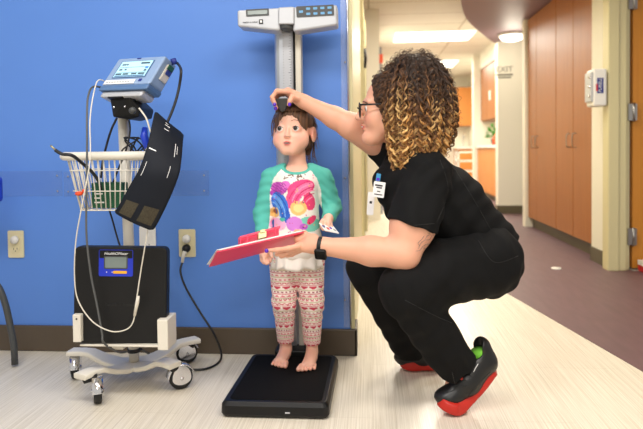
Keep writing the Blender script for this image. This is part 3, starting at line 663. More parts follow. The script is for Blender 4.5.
mbox(.14, .26, -.02, .82, .86, .02).build('screen_bezel', M['mond'], MN)
sc_ = mbox(.16, .29, -.028, .80, .84, .0).build('screen', M['lcd'], MN)
for (a, b, c, d, k) in ((.2, .7, .28, .75, 'lcdd'), (.29, .7, .33, .75, 'lcdd'), (.58, .73, .76, .79, 'lcdd'), (.18, .62, .78, .63, 'lcdd'), (.2, .52, .26, .57, 'lcdd'), (.31, .52, .35, .57, 'lcdd'), (.72, .56, .78, .63, 'lcdb'), (.72, .47, .77, .53, 'lcdd'), (.18, .43, .78, .44, 'lcdd'), (.18, .36, .3, .41, 'lcdd'), (.33, .36, .44, .41, 'lcdd'), (.5, .36, .61, .41, 'lcdd'), (.64, .36, .77, .41, 'lcdd'), (.18, .3, .78, .335, 'mond')):
    mbox(a, b, -.034, c, d, -.027).build('screen_line', M[k], MN)
mbox(.04, .05, -.015, .66, .19, .01).build('label_strip', M['wplas'], MN)
for k in range(9): mbox(.08 + k * .055, .1, -.02, .12 + k * .055, .13, -.014).build('label_print', M['lpanel'], MN)
mbox(.42, .93, -.012, .5, .97, .01).build('maker_mark', M['purl'], MN)
mbox(.73, .12, -.015, .79, .2, .01).build('power_key', M['purl'], MN)
# side pocket with probe and cable sockets on the right face
mbox(.99, .28, .3, 1.03, .82, .75).build('probe_well', M['putty'], MN, bevel=.003); mbox(1.02, .66, .34, 1.05, .82, .72).build('probe_tag', M['green'], MN, bevel=.002); mbox(1.02, .5, .4, 1.05, .64, .7).build('probe_cover', M['purl'], MN)
p = mp(1.0, .98, .55); MB().tube([p - dv * .05 + wv * -.02, p + hv * .06 + wv * .05], .011, 12).build('hose_fitting', M['purl'], MN)

def cable(name, pts, r, m, label, cat='cable', nn=10):
    o = MB().tube(smooth_path(pts, nn), r, 8).build(name, m, origin=pts[0]); return tag(o, label, cat)
cable('air_hose', [mp(1.08, .98, .6), at(181, 70, 2.0), at(179.5, 85, 2.0), at(176, 100, 1.99), at(171, 114, 1.98), at(165, 127, 1.97)], .0046, M['blackcab'], 'thick dark grey hose looping from the monitor down to the cuff')
cable('sensor_cable', [mp(-.01, .05, .5), at(94, 86.5, 2.0), at(88.5, 95, 1.96), at(87, 112, 1.93), at(87, 150, 1.905), at(86.5, 190, 1.9), at(86.5, 235, 1.9), at(91, 275, 1.92), at(97, 305, 1.935), at(102, 333, 1.935), at(104, 343, 1.94), at(118, 352, 2.05), at(126, 352, 2.12)], .0034, M['greycab'], 'grey cable hanging from the monitor past the left of the basket and scale')
cable('sensor_lead', [mp(-.01, .2, .4), at(99, 80, 2.0), at(94, 92, 1.96), at(90, 120, 1.92), at(90, 160, 1.885), at(83, 200, 1.88), at(76, 240, 1.9), at(74.5, 275, 1.92), at(78, 300, 1.925), at(92, 321, 1.92), at(110, 331, 1.92), at(125, 330, 1.92), at(133, 322, 1.92), at(136, 303, 1.925), at(141, 270, 1.925), at(146, 240, 1.9), at(148, 225, 1.91), at(148, 205, 1.95)], .002, M['white_cab'], 'thin white lead making a long U across the front of the black scale')
q0, q1 = at(138.5, 296, 1.922), at(134.5, 316, 1.92)
tag(MB().tube([q0, q0.lerp(q1, .3), q1], [.004, .0062, .004], 10).build('cable_connector', M['white_cab'], origin=q0), 'white inline connector on the thin lead over the black scale', 'connector')
cable('basket_cable', [at(55, 150, 1.9), at(62, 154, 1.905), at(72, 155.5, 1.91), at(82, 163, 1.96), at(92, 172, 2.0), at(99, 182, 2.02), at(101, 190, 2.03)], .0055, M['blackcab'], 'thick black cable lying over the left side of the basket rim')
tag(MB().tube([at(50.5, 145.5, 1.9), at(55, 149.5, 1.9)], .003, 8).build('cable_tip', M['brass'], origin=at(52, 147, 1.9)), 'metal tip sticking out at the end of the black basket cable', 'connector')
cable('coiled_cable', [at(117, 118, 2.05), at(112, 128, 2.05), at(108, 140, 2.06), at(103, 160, 2.08), at(101, 178, 2.08)], .004, M['blackcab'], 'black cable dropping from the mount into the basket, left of the pole')
cable('pole_cable', [at(129, 120, 2.0), at(130, 132, 2.0), at(126, 150, 2.02), at(116, 175, 2.08), at(108, 200, 2.14), at(113, 222, 2.14), at(120, 246, 2.08), at(124, 252, 2.05)], .0032, M['blackcab'], 'thin black cable running behind the basket down to the top of the scale')
cable('clip_cable', [at(139, 108, 1.96), at(146, 118, 1.96), at(150, 130, 1.96), at(152, 138, 1.96), at(146, 150, 2.0)], .003, M['white_cab'], 'short white lead curving from the mount to the cuff top')
pts = [at(134 + 13 * math.cos(i * 1.7) * (.6 + .4 * math.sin(i)), 146 + 9 * math.sin(i * 1.3), 2.06 + .015 * math.sin(i * 2.1)) for i in range(18)]
cable('cable_bundle', pts, .0028, M['blackcab'], 'tangled bundle of black cables beside the pole above the basket', nn=5)
bc = at(146, 140, 2.0); tag(MB().tube([at(145, 128, 2.01), at(144, 136, 2.0), at(147, 146, 2.0), at(149, 154, 2.02)], [.009, .013, .012, .006], 12).build('blue_connector', M['bluec'], origin=bc), 'bright blue plastic connector between pole and cuff', 'connector')
g = at(101, 199, 2.03); g.y = 2.03; t = thing('carton', (g.x, g.y, z3), 'small dark green carton lying in the wire basket', 'box')
MB().box((g.x - .05, g.y - .035, z3 + .003), (g.x + .06, g.y + .04, z3 + .09)).build('carton_body', M['green'], t, bevel=.002)
for i, (a, b) in enumerate(((.05, .03), (.035, .02), (.02, .035))): MB().box((g.x - .04, g.y - .0356, z3 + a), (g.x - .04 + b, g.y - .035, z3 + a + .005)).build('carton_print', M['wplas'], t)
g2 = at(79, 193.5, 2.0); tag(MB().ball(g2, (.014, .012, .008), 10).ball(g2 + Vector((.018, .0, .008)), (.008, .008, .007), 10).build('sensor_clip', M['redor'], origin=g2), 'small orange-red clip at the left inside the wire basket', 'clip')

# blood pressure cuff draped over the basket edge
CF = thing('blood_pressure_cuff', at(146, 170, 1.87), 'dark navy blood pressure cuff hanging over the right end of the basket', 'cuff')
rows = [((155, 110, 1.97), (184, 134, 2.0)), ((152, 124, 1.93), (183, 142, 1.96)), ((147, 146, 1.885), (181.5, 160, 1.91)), ((139.5, 168, 1.86), (179, 175, 1.88)), ((130, 185, 1.86), (171, 196, 1.88)), ((119, 205, 1.865), (160, 219, 1.885)), ((113.5, 212.5, 1.87), (153, 231.5, 1.89))]
NU, NV = 16, 30
def rowat(v):
    v *= len(rows) - 1; i = min(int(v), len(rows) - 2); t = v - i
    g = lambda j: rows[max(0, min(j, len(rows) - 1))]
    def cr(k):
        p = [Vector(g(i + j)[k]) for j in (-1, 0, 1, 2)]
        return .5 * ((2 * p[1]) + (p[2] - p[0]) * t + (2 * p[0] - 5 * p[1] + 4 * p[2] - p[3]) * t * t + (3 * p[1] - p[0] - 3 * p[2] + p[3]) * t ** 3)
    return cr(0), cr(1)
def cpt(u, v, off=0):
    a, b = rowat(v); q = a.lerp(b, u); P = at(q.x, q.y, q.z + off); P.y += -.012 * math.sin(math.pi * u) * (v < 1.1); return P
def rc(u, v, r=.13):                       # pull the sheet's corners in so they read rounded
    du = abs(u - .5) * 2; dv = v * 1.0
    e = 0
    if v > 1 - r * .6: t = (v - (1 - r * .6)) / (r * .6); e = (1 - math.sqrt(max(0, 1 - t * t))) * .17
    if v < r * .5: t = 1 - v / (r * .5); e = (1 - math.sqrt(max(0, 1 - t * t))) * .2
    return .5 + (u - .5) * (1 - e)
mb = MB(); v = []; f = []
for s in (0, 1):
    for j in range(NV + 1):
        for i in range(NU + 1):
            v.append(cpt(rc(i / NU, j / NV), j / NV, .009 * s))
N1 = (NU + 1) * (NV + 1); ix = lambda s, j, i: s * N1 + j * (NU + 1) + i
for j in range(NV):
    for i in range(NU): f += [(ix(0, j, i), ix(0, j + 1, i), ix(0, j + 1, i + 1), ix(0, j, i + 1)), (ix(1, j, i), ix(1, j, i + 1), ix(1, j + 1, i + 1), ix(1, j + 1, i))]
for j in range(NV): f += [(ix(0, j, 0), ix(1, j, 0), ix(1, j + 1, 0), ix(0, j + 1, 0)), (ix(0, j, NU), ix(0, j + 1, NU), ix(1, j + 1, NU), ix(1, j, NU))]
for i in range(NU): f += [(ix(0, 0, i), ix(0, 0, i + 1), ix(1, 0, i + 1), ix(1, 0, i)), (ix(0, NV, i), ix(1, NV, i), ix(1, NV, i + 1), ix(0, NV, i + 1))]
mb.add(v, f, True); mb.build('cuff_sheet', M['navy'], CF)
def patch(u0, v0, u1, v1, m, nm, off=-.0012):
    mb = MB(); v = []; n_ = 6
    for s in (0, 1):
        for j in range(n_ + 1):
            for i in range(n_ + 1): v.append(cpt(u0 + (u1 - u0) * i / n_, v0 + (v1 - v0) * j / n_, off + .0014 * s))
    K = (n_ + 1) ** 2; f = []
    for j in range(n_):
        for i in range(n_): a = j * (n_ + 1) + i; f += [(a, a + n_ + 1, a + n_ + 2, a + 1), (K + a, K + a + 1, K + a + n_ + 2, K + a + n_ + 1)]
    mb.add(v, f, True).build(nm, m, CF)
patch(.1, .77, .42, .93, M['velcro'], 'velcro_patch'); patch(.56, .77, .9, .93, M['velcro'], 'velcro_patch')
for (u0, v0, u1, v1) in ((.12, .44, .132, .56), (.75, .43, .762, .54), (.08, .335, .3, .343), (.42, .08, .58, .088), (.42, .13, .56, .137), (.42, .05, .52, .056), (.8, .22, .815, .33), (.86, .235, .87, .3)): patch(u0, v0, u1, v1, M['wline'], 'printed_line', -.0016)

# portable black scale standing in the bracket
PS = thing('portable_scale', at(120, 345, 2.0), 'black flat portable scale with blue display label, upright in the trolley bracket', 'scale')
c = at(120, 295.5, f0d); wv2 = at(166.5, 296, f0d) - at(73.5, 295, f0d); hv2 = at(117, 247, f0d) - at(118, 344, f0d); fr = frame(c, wv2, hv2)
WW, HH = wv2.length, hv2.length
plate(MB(), fr, WW, HH, .018, -.045, 0).build('body', M['black'], PS, bevel=.006, seg=3)
def onp(px, py, z=.0): p = at(px, py, f0d); q = fr.inverted() @ p; return q.x, q.y
lx, ly = onp(116, 263)
plate(MB(), fr, .112, .087, .005, 0, .0012, lx, ly).build('label', M['bluelab'], PS)
plate(MB(), fr, .108, .026, .003, .0012, .0016, lx, ly + .029).build('label_header', M['black'], PS)
text('label_script', 'HealthOMeter', .013, fr @ Matrix.Translation((lx, ly + .031, .0018)), M['wline'], PS, shear=.3)
plate(MB(), fr, .078, .042, .004, .0012, .002, lx, ly + .002).build('display_bezel', M['dgrey'], PS); plate(MB(), fr, .07, .035, .003, .002, .0026, lx, ly + .002).build('display', M['glassg'], PS)
plate(MB(), fr, .045, .009, .002, .0012, .002, lx + .014, ly - .03).build('key_pad', M['orange'], PS)
MB().ball(fr @ Vector((lx - .03, ly - .03, .0014)), (.002, .001, .002), 8).ball(fr @ Vector((lx - .012, ly - .03, .0014)), (.002, .001, .002), 8).build('key_dot', M['wplas'], PS)
for i, wd_ in enumerate((.05,)): text('embossed_text', 'health o meter', .016, fr @ Matrix.Translation((0, -.03, .0003)), M['blackr'], PS)

# mains cord and plug
PC = thing('power_cord', on_y(187, 250, WY - .02), 'black mains cord looping from the ivory outlet to the trolley base', 'cord')
p0 = f_plug @ Vector((0, -.0195, .0085)); 
MB().tube([p0 - Vector((0, -.004, 0)), p0 - Vector((0, .012, 0)), p0 - Vector((0, .03, .004))], [.016, .017, .011], 14).build('plug', M['black'], PC)
cs = p0 - Vector((.0, .028, .008))
MB().tube([cs, cs + Vector((-.006, -.004, -.02)), cs + Vector((-.01, -.004, -.045))], [.008, .0075, .006], 10).build('strain_relief', M['white_cab'], PC)
e = cs + Vector((-.01, -.004, -.045))
pts = [e, on_y(180.5, 272, 2.33), on_y(186, 288, 2.32), on_y(200, 312, 2.3), on_y(214, 334, 2.29), on_z(221, 352, .02), on_z(219, 362, .006), on_z(207, 368.5, .006), on_z(192, 369.5, .006), on_z(178, 366, .006), on_z(165, 360, .006), on_z(150, 354, .02), at(141, 349, 2.17)]
MB().tube(smooth_path(pts, 10), .0042, 8).build('cord', M['blackcab'], PC)

# chair at the left edge: only a leg and the edge of its blue back reach the frame
CH = thing('side_chair', on_z(-40, 372, 0), 'dark framed blue chair cut off by the left edge of the photo', 'chair')
lg = smooth_path([on_y(-8, 280, 2.2), on_y(-1, 288, 2.2), on_y(5, 303, 2.2), on_y(9.5, 322, 2.2), on_y(14.5, 349, 2.2)], 8); foot = lg[-1]
dz = foot.z - .012
for p in lg: p.z -= dz * 0
base0 = Vector((foot.x, foot.y, .0))
L1 = lg[:-1] + [base0 + Vector((0, 0, .01))]
MB().tube([Vector((-1.62, 2.2, .44))] + L1, [.012] + [.0125] * len(L1), 12).build('leg', M['dgrey'], CH)
MB().tube([Vector((-1.62, 1.78, .44)), Vector((-1.5, 1.78, .3)), Vector((-1.42, 1.78, 0))], .0125, 12).build('leg', M['dgrey'], CH)
MB().box((-1.95, 1.76, .42), (-1.55, 2.22, .48)).build('seat', M['bluec'], CH, bevel=.02)
bxx = on_y(1.5, 195, 2.2).x
MB().box((bxx - .42, 2.18, .64), (bxx, 2.22, .74)).build('backrest', M['bluec'], CH, bevel=.015)
MB().tube([(bxx - .4, 2.2, .66), (-1.75, 2.2, .45)], .012).build('back_post', M['dgrey'], CH)

# ================================================================== people
def headmat(c, yaw, pitch, s, roll=0):
    return Matrix.Translation(c) @ Matrix.Rotation(yaw, 4, 'Z') @ Matrix.Rotation(pitch, 4, 'X') @ Matrix.Rotation(roll, 4, 'Y') @ Matrix.Scale(s, 4)
def head(f, Mh, s, child):
    P = lambda *a: Mh @ Vector(a); R = Mh.to_3x3().normalized()
    def E(c, r, k=.02, mode='add'): f.ell(P(*c), [q * s for q in r], k * s, mode, R)
    def K(a, b, ra, rb, k=.02, mode='add'): f.cap(P(*a), P(*b), ra * s, rb * s, k * s, mode)
    if child:
        E((0, .01, .03), (.077, .09, .08)); E((0, -.024, -.042), (.067, .058, .054), .03)
        for x in (-1, 1): E((x * .037, -.046, -.044), (.034, .032, .032), .03)
        K((-.012, -.062, -.087), (.012, -.062, -.087), .018, .018, .035)
        K((0, -.08, .0), (0, -.0935, -.029), .006, .0072, .014)
        for x in (-1, 1): E((x * .0075, -.0885, -.031), (.006, .007, .005), .006)
        E((0, -.085, -.0555), (.0165, .0095, .0048), .006); E((0, -.083, -.066), (.014, .009, .0052), .006)
        E((0, -.097, -.0607), (.0125, .012, .0034), .003, 'sub')
        for x in (-1, 1):
            E((x * .034, -.096, .0), (.022, .013, .015), .02, 'sub'); E((x * .034, -.0685, .0), (.0185, .0185, .0175), .008)
            E((x * .034, -.094, .0005), (.0135, .018, .0078), .003, 'sub')
            pass
            E((x * .084, .010, -.014), (.011, .021, .033), .012); E((x * .095, .002, -.012), (.005, .012, .02), .006, 'sub')
    else:
        E((0, .012, .032), (.074, .094, .086)); E((0, -.03, -.04), (.058, .06, .07), .03)
        for x in (-1, 1):
            E((x * .033, -.052, -.036), (.028, .031, .03), .03); K((x * .014, -.064, -.096), (x * .054, .0, -.055), .019, .018, .02)
            K((x * .014, -.084, .022), (x * .05, -.07, .022), .010, .008, .02)
            E((x * .033, -.094, .001), (.021, .014, .015), .02, 'sub'); E((x * .032, -.07, 0), (.0165, .0165, .0155), .006); E((x * .032, -.093, 0), (.0135, .016, .0065), .003, 'sub')
            E((x * .077, .012, -.012), (.008, .019, .031), .012)
            E((x * .011, -.099, -.034), (.0085, .01, .0075), .009)
        K((-.011, -.082, -.1), (.011, -.082, -.1), .018, .018, .02); E((0, -.06, -.105), (.035, .03, .02), .03)
        K((0, -.088, .012), (0, -.1155, -.027), .0075, .0105, .014)
        E((0, -.0945, -.0565), (.022, .012, .0058), .008); E((0, -.0915, -.068), (.02, .0115, .0068), .008)
        E((0, -.106, -.0622), (.019, .014, .003), .003, 'sub')
def paint_face(V, Mh, base, child):
    L = np.array(Mh.inverted()); q = V @ L[:3, :3].T + L[:3, 3]; col = np.tile(lc(base), (len(V), 1))
    nz = snoise(V, 40, 3)[:, None]; col *= 1 + .03 * nz
    def blend(m, c): nonlocal col; m = np.clip(m, 0, 1)[:, None]; col = col * (1 - m) + lc(c) * m
    for x in (-1, 1):
        r = np.sqrt(((q[:, 0] - x * .045) / .028) ** 2 + ((q[:, 1] + .075) / .04) ** 2 + ((q[:, 2] + .036) / .024) ** 2); blend((1 - r) * .55, (234, 140, 122))
        r = np.sqrt(((q[:, 0] - x * .082) / .02) ** 2 + ((q[:, 1] - .01) / .035) ** 2 + ((q[:, 2] + .012) / .04) ** 2); blend((1 - r) * .7, (228, 136, 112))
    r = np.sqrt((q[:, 0] / .014) ** 2 + ((q[:, 1] + .11) / .016) ** 2 + ((q[:, 2] + .03) / .012) ** 2); blend((1 - r) * .5, (232, 140, 118))
    w = .019 if child else .024
    r = np.sqrt((q[:, 0] / w) ** 2 + ((q[:, 2] + (.0605 if child else .0625)) / .0125) ** 2); blend((1.0 - r) * (2.0 if child else 4) * (q[:, 1] < -.085) * (q[:, 1] > -.125), (206, 96, 92))
    r = np.sqrt((q[:, 0] / (w * .62)) ** 2 + ((q[:, 2] + (.0612 if child else .0622)) / .0038) ** 2); blend((1.1 - r) * 5 * (q[:, 1] < -.07) * (q[:, 1] > -.125), (120, 52, 48))
    return col
def eyes(root, Mh, s, gaze, child, iris):
    for x in (-1, 1):
        c = Mh @ Vector((x * (.034 if child else .032), -.0715 if child else -.073, 0)); r = (.0158 if child else .0145) * s
        mb = MB().ball(c, r, 40, Mh.to_3x3().normalized()); g = (Mh.to_3x3() @ Vector(gaze)).normalized(); cc = []
        for v in mb.v:
            a = math.degrees(math.acos(max(-1, min(1, (Vector(v) - c).normalized().dot(g)))))
            cc.append((*(lin((14, 12, 12)) if a < 14 else lin(iris) if a < 36 else lin((40, 30, 26)) if a < 40 else lin((236, 232, 230))), 1))
        mb.c = cc; mb.build('eye', M['eye'], root)
def hand_fingers(f, fingers, k=.008):
    for pts, r in fingers:
        P = [at(*p) for p in pts]
        for i in range(len(P) - 1):
            a = r * (1 - .1 * i); f.cap(P[i], P[i + 1], a, a * .9, k)

# ------------------------------------------------------------------ the small girl
gfeet = on_z(294, 358, .05)
G = thing('person', (gfeet.x, gfeet.y, .0512), 'small child with brown hair, teal and cream shirt and patterned leggings, barefoot on the scale', 'person')
GM = headmat(at(293.8, 131.2, 2.215), math.radians(-10), math.radians(-6), .88)
lo, hi = at(246, 380, 2.2), at(346, 98, 2.2)
f = Field((lo.x, 1.98, .045), (hi.x, 2.36, hi.z + .02), .0028)
head(f, GM, .88, True)
g = lambda px, py, d=2.2: at(px, py, d)
f.cap(g(297, 148, 2.225), g(297.5, 172, 2.215), .03, .034, .015)
# torso under the clothes
f.cap(g(284, 178, 2.21), g(311, 178, 2.21), .04, .04, .03); f.cap(g(297, 190, 2.2), g(297, 245, 2.19), .07, .072, .03); f.cap(g(285, 254, 2.2), g(307, 254, 2.2), .052, .052, .03)
ARM_R = [g(272, 178, 2.21), g(263, 214, 2.2), g(264, 245, 2.13)]; ARM_L = [g(322, 178, 2.21), g(332, 207, 2.22), g(328, 220, 2.1)]
for A in (ARM_R, ARM_L): f.cap(A[0], A[1], .029, .024, .015); f.cap(A[1], A[2], .024, .017, .015)
LEG = [[g(284.5, 262, 2.2), g(284, 303, 2.19), g(286, 347, 2.25)], [g(309, 262, 2.2), g(312, 303, 2.18), g(312, 350, 2.225)]]
for A in LEG: f.cap(A[0], A[1], .05, .035, .02); f.cap(A[1], A[2], .034, .0205, .015)
# feet with toes
def foot(heel, toe, side):
    z0 = .0535; h = on_z(*heel, z0 + .0); t = on_z(*toe, z0 + .0); h.z = z0 + .018; d = (t - h); d.z = 0; d.normalize(); sd = Vector((-d.y, d.x, 0)) * side
    f.cap(h, h + d * .02, .0185, .018, .01); f.cap(h + d * .01 + Vector((0, 0, .012)), h + d * .085 + Vector((0, 0, -.006)), .021, .014, .012)
    f.cap(h + d * .03 + sd * -.008 + Vector((0, 0, -.004)), h + d * .095 + sd * -.012 + Vector((0, 0, -.008)), .014, .0125, .012); f.cap(h + d * .03 + sd * .008 + Vector((0, 0, -.004)), h + d * .1 + sd * .012 + Vector((0, 0, -.007)), .014, .0125, .012)
    for i in range(5):
        o = (i - 2) * .0118; r = (.0088, .0066, .0062, .0058, .0054)[i]; L = (.131, .129, .124, .117, .109)[i]
        f.cap(h + d * (L - .03) + sd * (-o) + Vector((0, 0, -.008)), h + d * (L - .002) + sd * (-o * 1.12) + Vector((0, 0, r - .019)), r, r, .0015)
foot((286.5, 355.5), (276.5, 370), 1); foot((312.5, 359), (304.5, 375), -1)
# hands
f.cap(g(264, 247, 2.12), g(264.5, 255, 2.11), .017, .016, .008)
hand_fingers(f, [([(261, 255, 2.11), (261.5, 260, 2.11), (263.5, 263, 2.10)], .0062), ([(263.5, 256, 2.10), (264.5, 262, 2.09), (266.5, 264, 2.09)], .0064), ([(266, 256, 2.11), (267.5, 261, 2.10), (268.5, 263, 2.09)], .0062), ([(268, 255, 2.12), (270, 259, 2.11), (270.5, 261.5, 2.1)], .0056), ([(268, 250, 2.11), (271, 253, 2.09), (272, 257, 2.08)], .0066)], .004)
f.cap(g(328, 219, 2.1), g(326.5, 224, 2.06), .0165, .017, .008)
hand_fingers(f, [([(322.5, 222, 2.05), (321.5, 226, 2.035), (323, 229.5, 2.03)], .0064), ([(325.5, 223, 2.04), (325, 227.5, 2.03), (326.5, 230.5, 2.03)], .0064), ([(328.5, 223.5, 2.045), (328.5, 228, 2.03), (329.5, 231, 2.03)], .006), ([(331, 223, 2.06), (331.5, 227, 2.05), (332, 229.5, 2.045)], .0055), ([(323, 220, 2.06), (321, 223, 2.03), (323, 225.5, 2.02)], .0068)], .004)
V, Q = f.mesh()
col = paint_face(V, GM, (238, 184, 160), True)
zz = V[:, 2]; mtoe = np.clip((.075 - zz) / .03, 0, 1)[:, None]; col = col * (1 - mtoe * .5) + lc((236, 150, 124)) * mtoe * .5
GT = bvh(V, Q); np_obj('body', V, Q, M['skin'], G, col)
eyes(G, GM, .88, (-.1, -1, .16), True, (60, 52, 46))
lb = MB()
for x in (-1, 1):
    stroke(lb, GT, [GM @ Vector((x * .018, -.1, .0275)), GM @ Vector((x * .034, -.1, .0325)), GM @ Vector((x * .055, -.09, .026))], .0011)
lb.build('eyebrows', mat('child_brow', (150, 105, 80), .8), G)
lb = MB()
for x in (-1, 1):
    c = lambda a: GM @ Vector((x * .034 + .0142 * math.cos(a), -.0885 + .004 * abs(math.cos(a)), .001 + .0082 * math.sin(a)))
    lb.tube([c(math.radians(a)) for a in range(8, 175, 12)], .0009, 5)
lb.build('eyelashes', M['lash'], G)
mb = MB()
for i in range(6): mb.ball(GM @ Vector((-.0088 + i * .0035, -.0875, -.0588)), (.0018, .0014, .0022), 8)
mb.build('teeth', M['wplas'], G)

# shirt
f = Field((lo.x, 2.0, g(297, 275).z), (hi.x, 2.36, g(297, 150).z), .0028)
o = .009
f.cap(g(285, 176.5, 2.21), g(310, 176.5, 2.21), .041, .041, .03, off=o); f.cap(g(297, 192, 2.2), g(297, 246, 2.19), .068, .078, .03, off=o)
f.ell(g(297, 246, 2.19), (.094, .08, .05), .03)
f.cut(g(297, 255), (0, 0, -1))
for A, w in ((ARM_R, .94), (ARM_L, .72)):
    e_ = A[1].lerp(A[2], w); f.cap(A[0], A[1], .032, .0265, .016, off=o); f.cap(A[1], e_, .0255, .018, .014, off=.008)
f.cap(g(297, 164, 2.215), g(297, 130, 2.2), .042, .056, .004, 'sub'); f.ell(g(296.5, 166, 2.17), (.046, .045, .022), .004, 'sub')
f.warp(lambda X, Y, Z: .0014 * np.sin(Z * 190 + X * 60 + 3 * np.sin(X * 40)) * (np.abs(X - g(297, 200).x) > .085) + .0012 * np.sin(X * 90 + Z * 40) * (Z < g(297, 225).z))
V, Q = f.mesh(); V0 = V
pxy = []
x0 = g(297, 200).x; zc = lambda py: g(297, py).z
X = (V[:, 0] - x0); Z = V[:, 2]; front = V[:, 1] < 2.2
u = 297 + X * 273; v = 200 - (Z - zc(200)) * 273          # shirt coordinates for the print
half = np.interp(v, [150, 167, 172, 178, 190, 300], [8, 12, 17, 21.5, 25, 26.5])
cream, teal = lc((244, 236, 228)), lc((86, 186, 170))
col = np.tile(cream, (len(V), 1)); sl_m = np.abs(u - 296.5) > half; col[sl_m] = teal
def shape(m, c):
    m = m & front & ~sl_m; col[m] = lc(c)
el = lambda cx, cy, rx, ry, a=0: (((u - cx) * math.cos(a) + (v - cy) * math.sin(a)) / rx) ** 2 + ((-(u - cx) * math.sin(a) + (v - cy) * math.cos(a)) / ry) ** 2 < 1
shape(el(281, 187, 9, 6, .1), (206, 84, 190)); shape(el(288, 184, 5, 4), (222, 110, 196)); shape(el(276, 192, 5, 3), (188, 70, 180))
shape(el(303, 187, 13, 8, -.25), (240, 70, 130)); shape(el(296, 196, 7, 11, .4), (244, 84, 140)); shape(el(311, 200, 5, 9, -.2), (238, 66, 120))
shape(el(306, 187, 9, 4.5, -.4), (252, 120, 166)); shape(el(282, 203, 8.5, 13, -.45), (60, 120, 215)); shape(el(280, 200, 4, 8, -.6), (100, 160, 235)); shape(el(289, 214, 4, 6, .2), (48, 100, 200))
shape(el(301, 206, 8, 7), (250, 196, 120)); shape(el(301, 206, 5, 4), (252, 222, 150)); shape(el(276, 211, 6, 5), (244, 196, 120)); shape(el(277, 210, 3, 2.5), (150, 90, 60))
shape(el(311, 222, 10, 7, .3), (120, 204, 184)); shape(el(297, 221, 8, 7), (212, 130, 216)); shape(el(280, 222, 9, 6), (246, 180, 216)); shape(el(313, 218, 5, 3, -.8), (232, 60, 110)); shape(el(306, 224, 4, 3), (190, 90, 200)); shape(el(285, 217, 3, 2), (80, 190, 170))
for k in range(6):                                        # flowing darker and lighter lines across the printed swirls
    arc = np.abs(np.hypot(u - 316, v - 205) - (9 + k * 3.2)) < .55; shape(arc & el(303, 190, 13, 12, -.2), (206, 40, 104) if k % 2 else (255, 150, 188))
    arc = np.abs(np.hypot(u - 268, v - 214) - (8 + k * 3)) < .5; shape(arc & el(282, 203, 8.5, 13, -.45), (36, 84, 176) if k % 2 else (130, 184, 242))
    arc = np.abs((v - 181 - k * 2.6) + 1.1 * np.sin(u * 1.1 + k)) < .4; shape(arc & el(281, 187, 9, 6, .1), (130, 44, 130))
rr_ = np.random.default_rng(5)
for i in range(46):
    cx, cy = rr_.uniform(275, 320), rr_.uniform(174, 232); shape(el(cx, cy, .55, .55), [(70, 60, 70), (240, 190, 90), (210, 80, 150)][i % 3])
for i in range(9): cx, cy = rr_.uniform(284, 303), rr_.uniform(174, 180); shape(el(cx, cy, 2.0, .7, i), (120, 100, 90))
dn = np.sqrt((X / .052) ** 2 + ((V[:, 1] - 2.185) / .052) ** 2); nb = (v < 168.5 + 3.2 * (V[:, 1] < 2.19)) & (dn < 1.28) & (v > 158)
na_ = np.array(g(297, 164, 2.215)); nd = np.sqrt((V[:, 0] - na_[0]) ** 2 + (V[:, 1] - na_[1]) ** 2 + np.minimum(0, V[:, 2] - na_[2]) ** 2)
ne_ = np.array(g(296.5, 166, 2.17)); ee = ((V[:, 0] - ne_[0]) / .057) ** 2 + ((V[:, 1] - ne_[1]) / .056) ** 2 + ((V[:, 2] - ne_[2]) / .033) ** 2
nb = (nd < .053) | (ee < 1)
col[nb] = teal * .96
shirt = np_obj('shirt', V, Q, M['cloth'], G, col)
# ruffled hem
mb = MB(); n_ = 96; v = []; fq = []
for j in range(7):
    t = j / 6
    for i in range(n_):
        a = 2 * math.pi * i / n_; wv_ = 1 + t * .07 * math.sin(a * 13 + math.sin(a * 3)) + t * .06
        c = g(297, 249 + 17 * t + 1.4 * t * math.sin(a * 7), 2.19); v.append(c + Vector((math.cos(a) * .09 * wv_, math.sin(a) * .079 * wv_, 0)))
for j in range(6):
    for i in range(n_): fq.append((j * n_ + i, (j + 1) * n_ + i, (j + 1) * n_ + (i + 1) % n_, j * n_ + (i + 1) % n_))
mb.add(v, fq, True); rf = mb.build('ruffle_hem', M['ruffle'], G); so = rf.modifiers.new('s', 'SOLIDIFY'); so.thickness = .0015
# leggings
f = Field((g(262, 300).x, 2.02, g(297, 343, 2.27).z - .01), (g(334, 300).x, 2.36, g(297, 246).z), .0026)
f.cap(g(286, 254, 2.2), g(308, 254, 2.2), .054, .054, .03, off=.006)
for A in LEG: f.cap(A[0], A[1], .053, .0385, .016, off=.004); f.cap(A[1], A[1].lerp(A[2], 1.0), .0385, .026, .015, off=.003)
f.cut(g(297, 338.5, 2.26), (0, .1, -1))
f.warp(lambda X, Y, Z: .0016 * np.sin(Z * 150 + X * 50 + 2 * np.sin(X * 70)) * (np.abs(Z - g(297, 305).z) < .06))
V, Q = f.mesh()
cx_ = np.where(V[:, 0] < g(298, 300).x, g(285, 300).x, g(311.5, 300).x); ang = np.arctan2(V[:, 1] - 2.2, V[:, 0] - cx_) * .042; z = V[:, 2]
lcol = np.tile(lc((250, 234, 226)), (len(V), 1)); P_ = .074; zb = np.mod(z, P_)
red_, pink, olive, mar = lc((206, 70, 92)), lc((224, 130, 140)), lc((200, 190, 146)), lc((164, 76, 96))
def motif(z0, z1, m, c): mm = (zb > z0) & (zb < z1) & m; lcol[mm] = c
per = lambda p, q=0: np.abs(np.mod(ang / p + q, 1) - .5) * 2
al = np.ones(len(V), bool)
motif(.0, .0026, al, olive); motif(.005, .013, per(.011) > (zb - .005) / .008, pink); motif(.0155, .018, al, red_)
motif(.021, .025, per(.0075) > .5, mar); motif(.0275, .0295, al, olive)
motif(.032, .044, per(.017) < np.clip((zb - .032) / .009, 0, .8), red_)
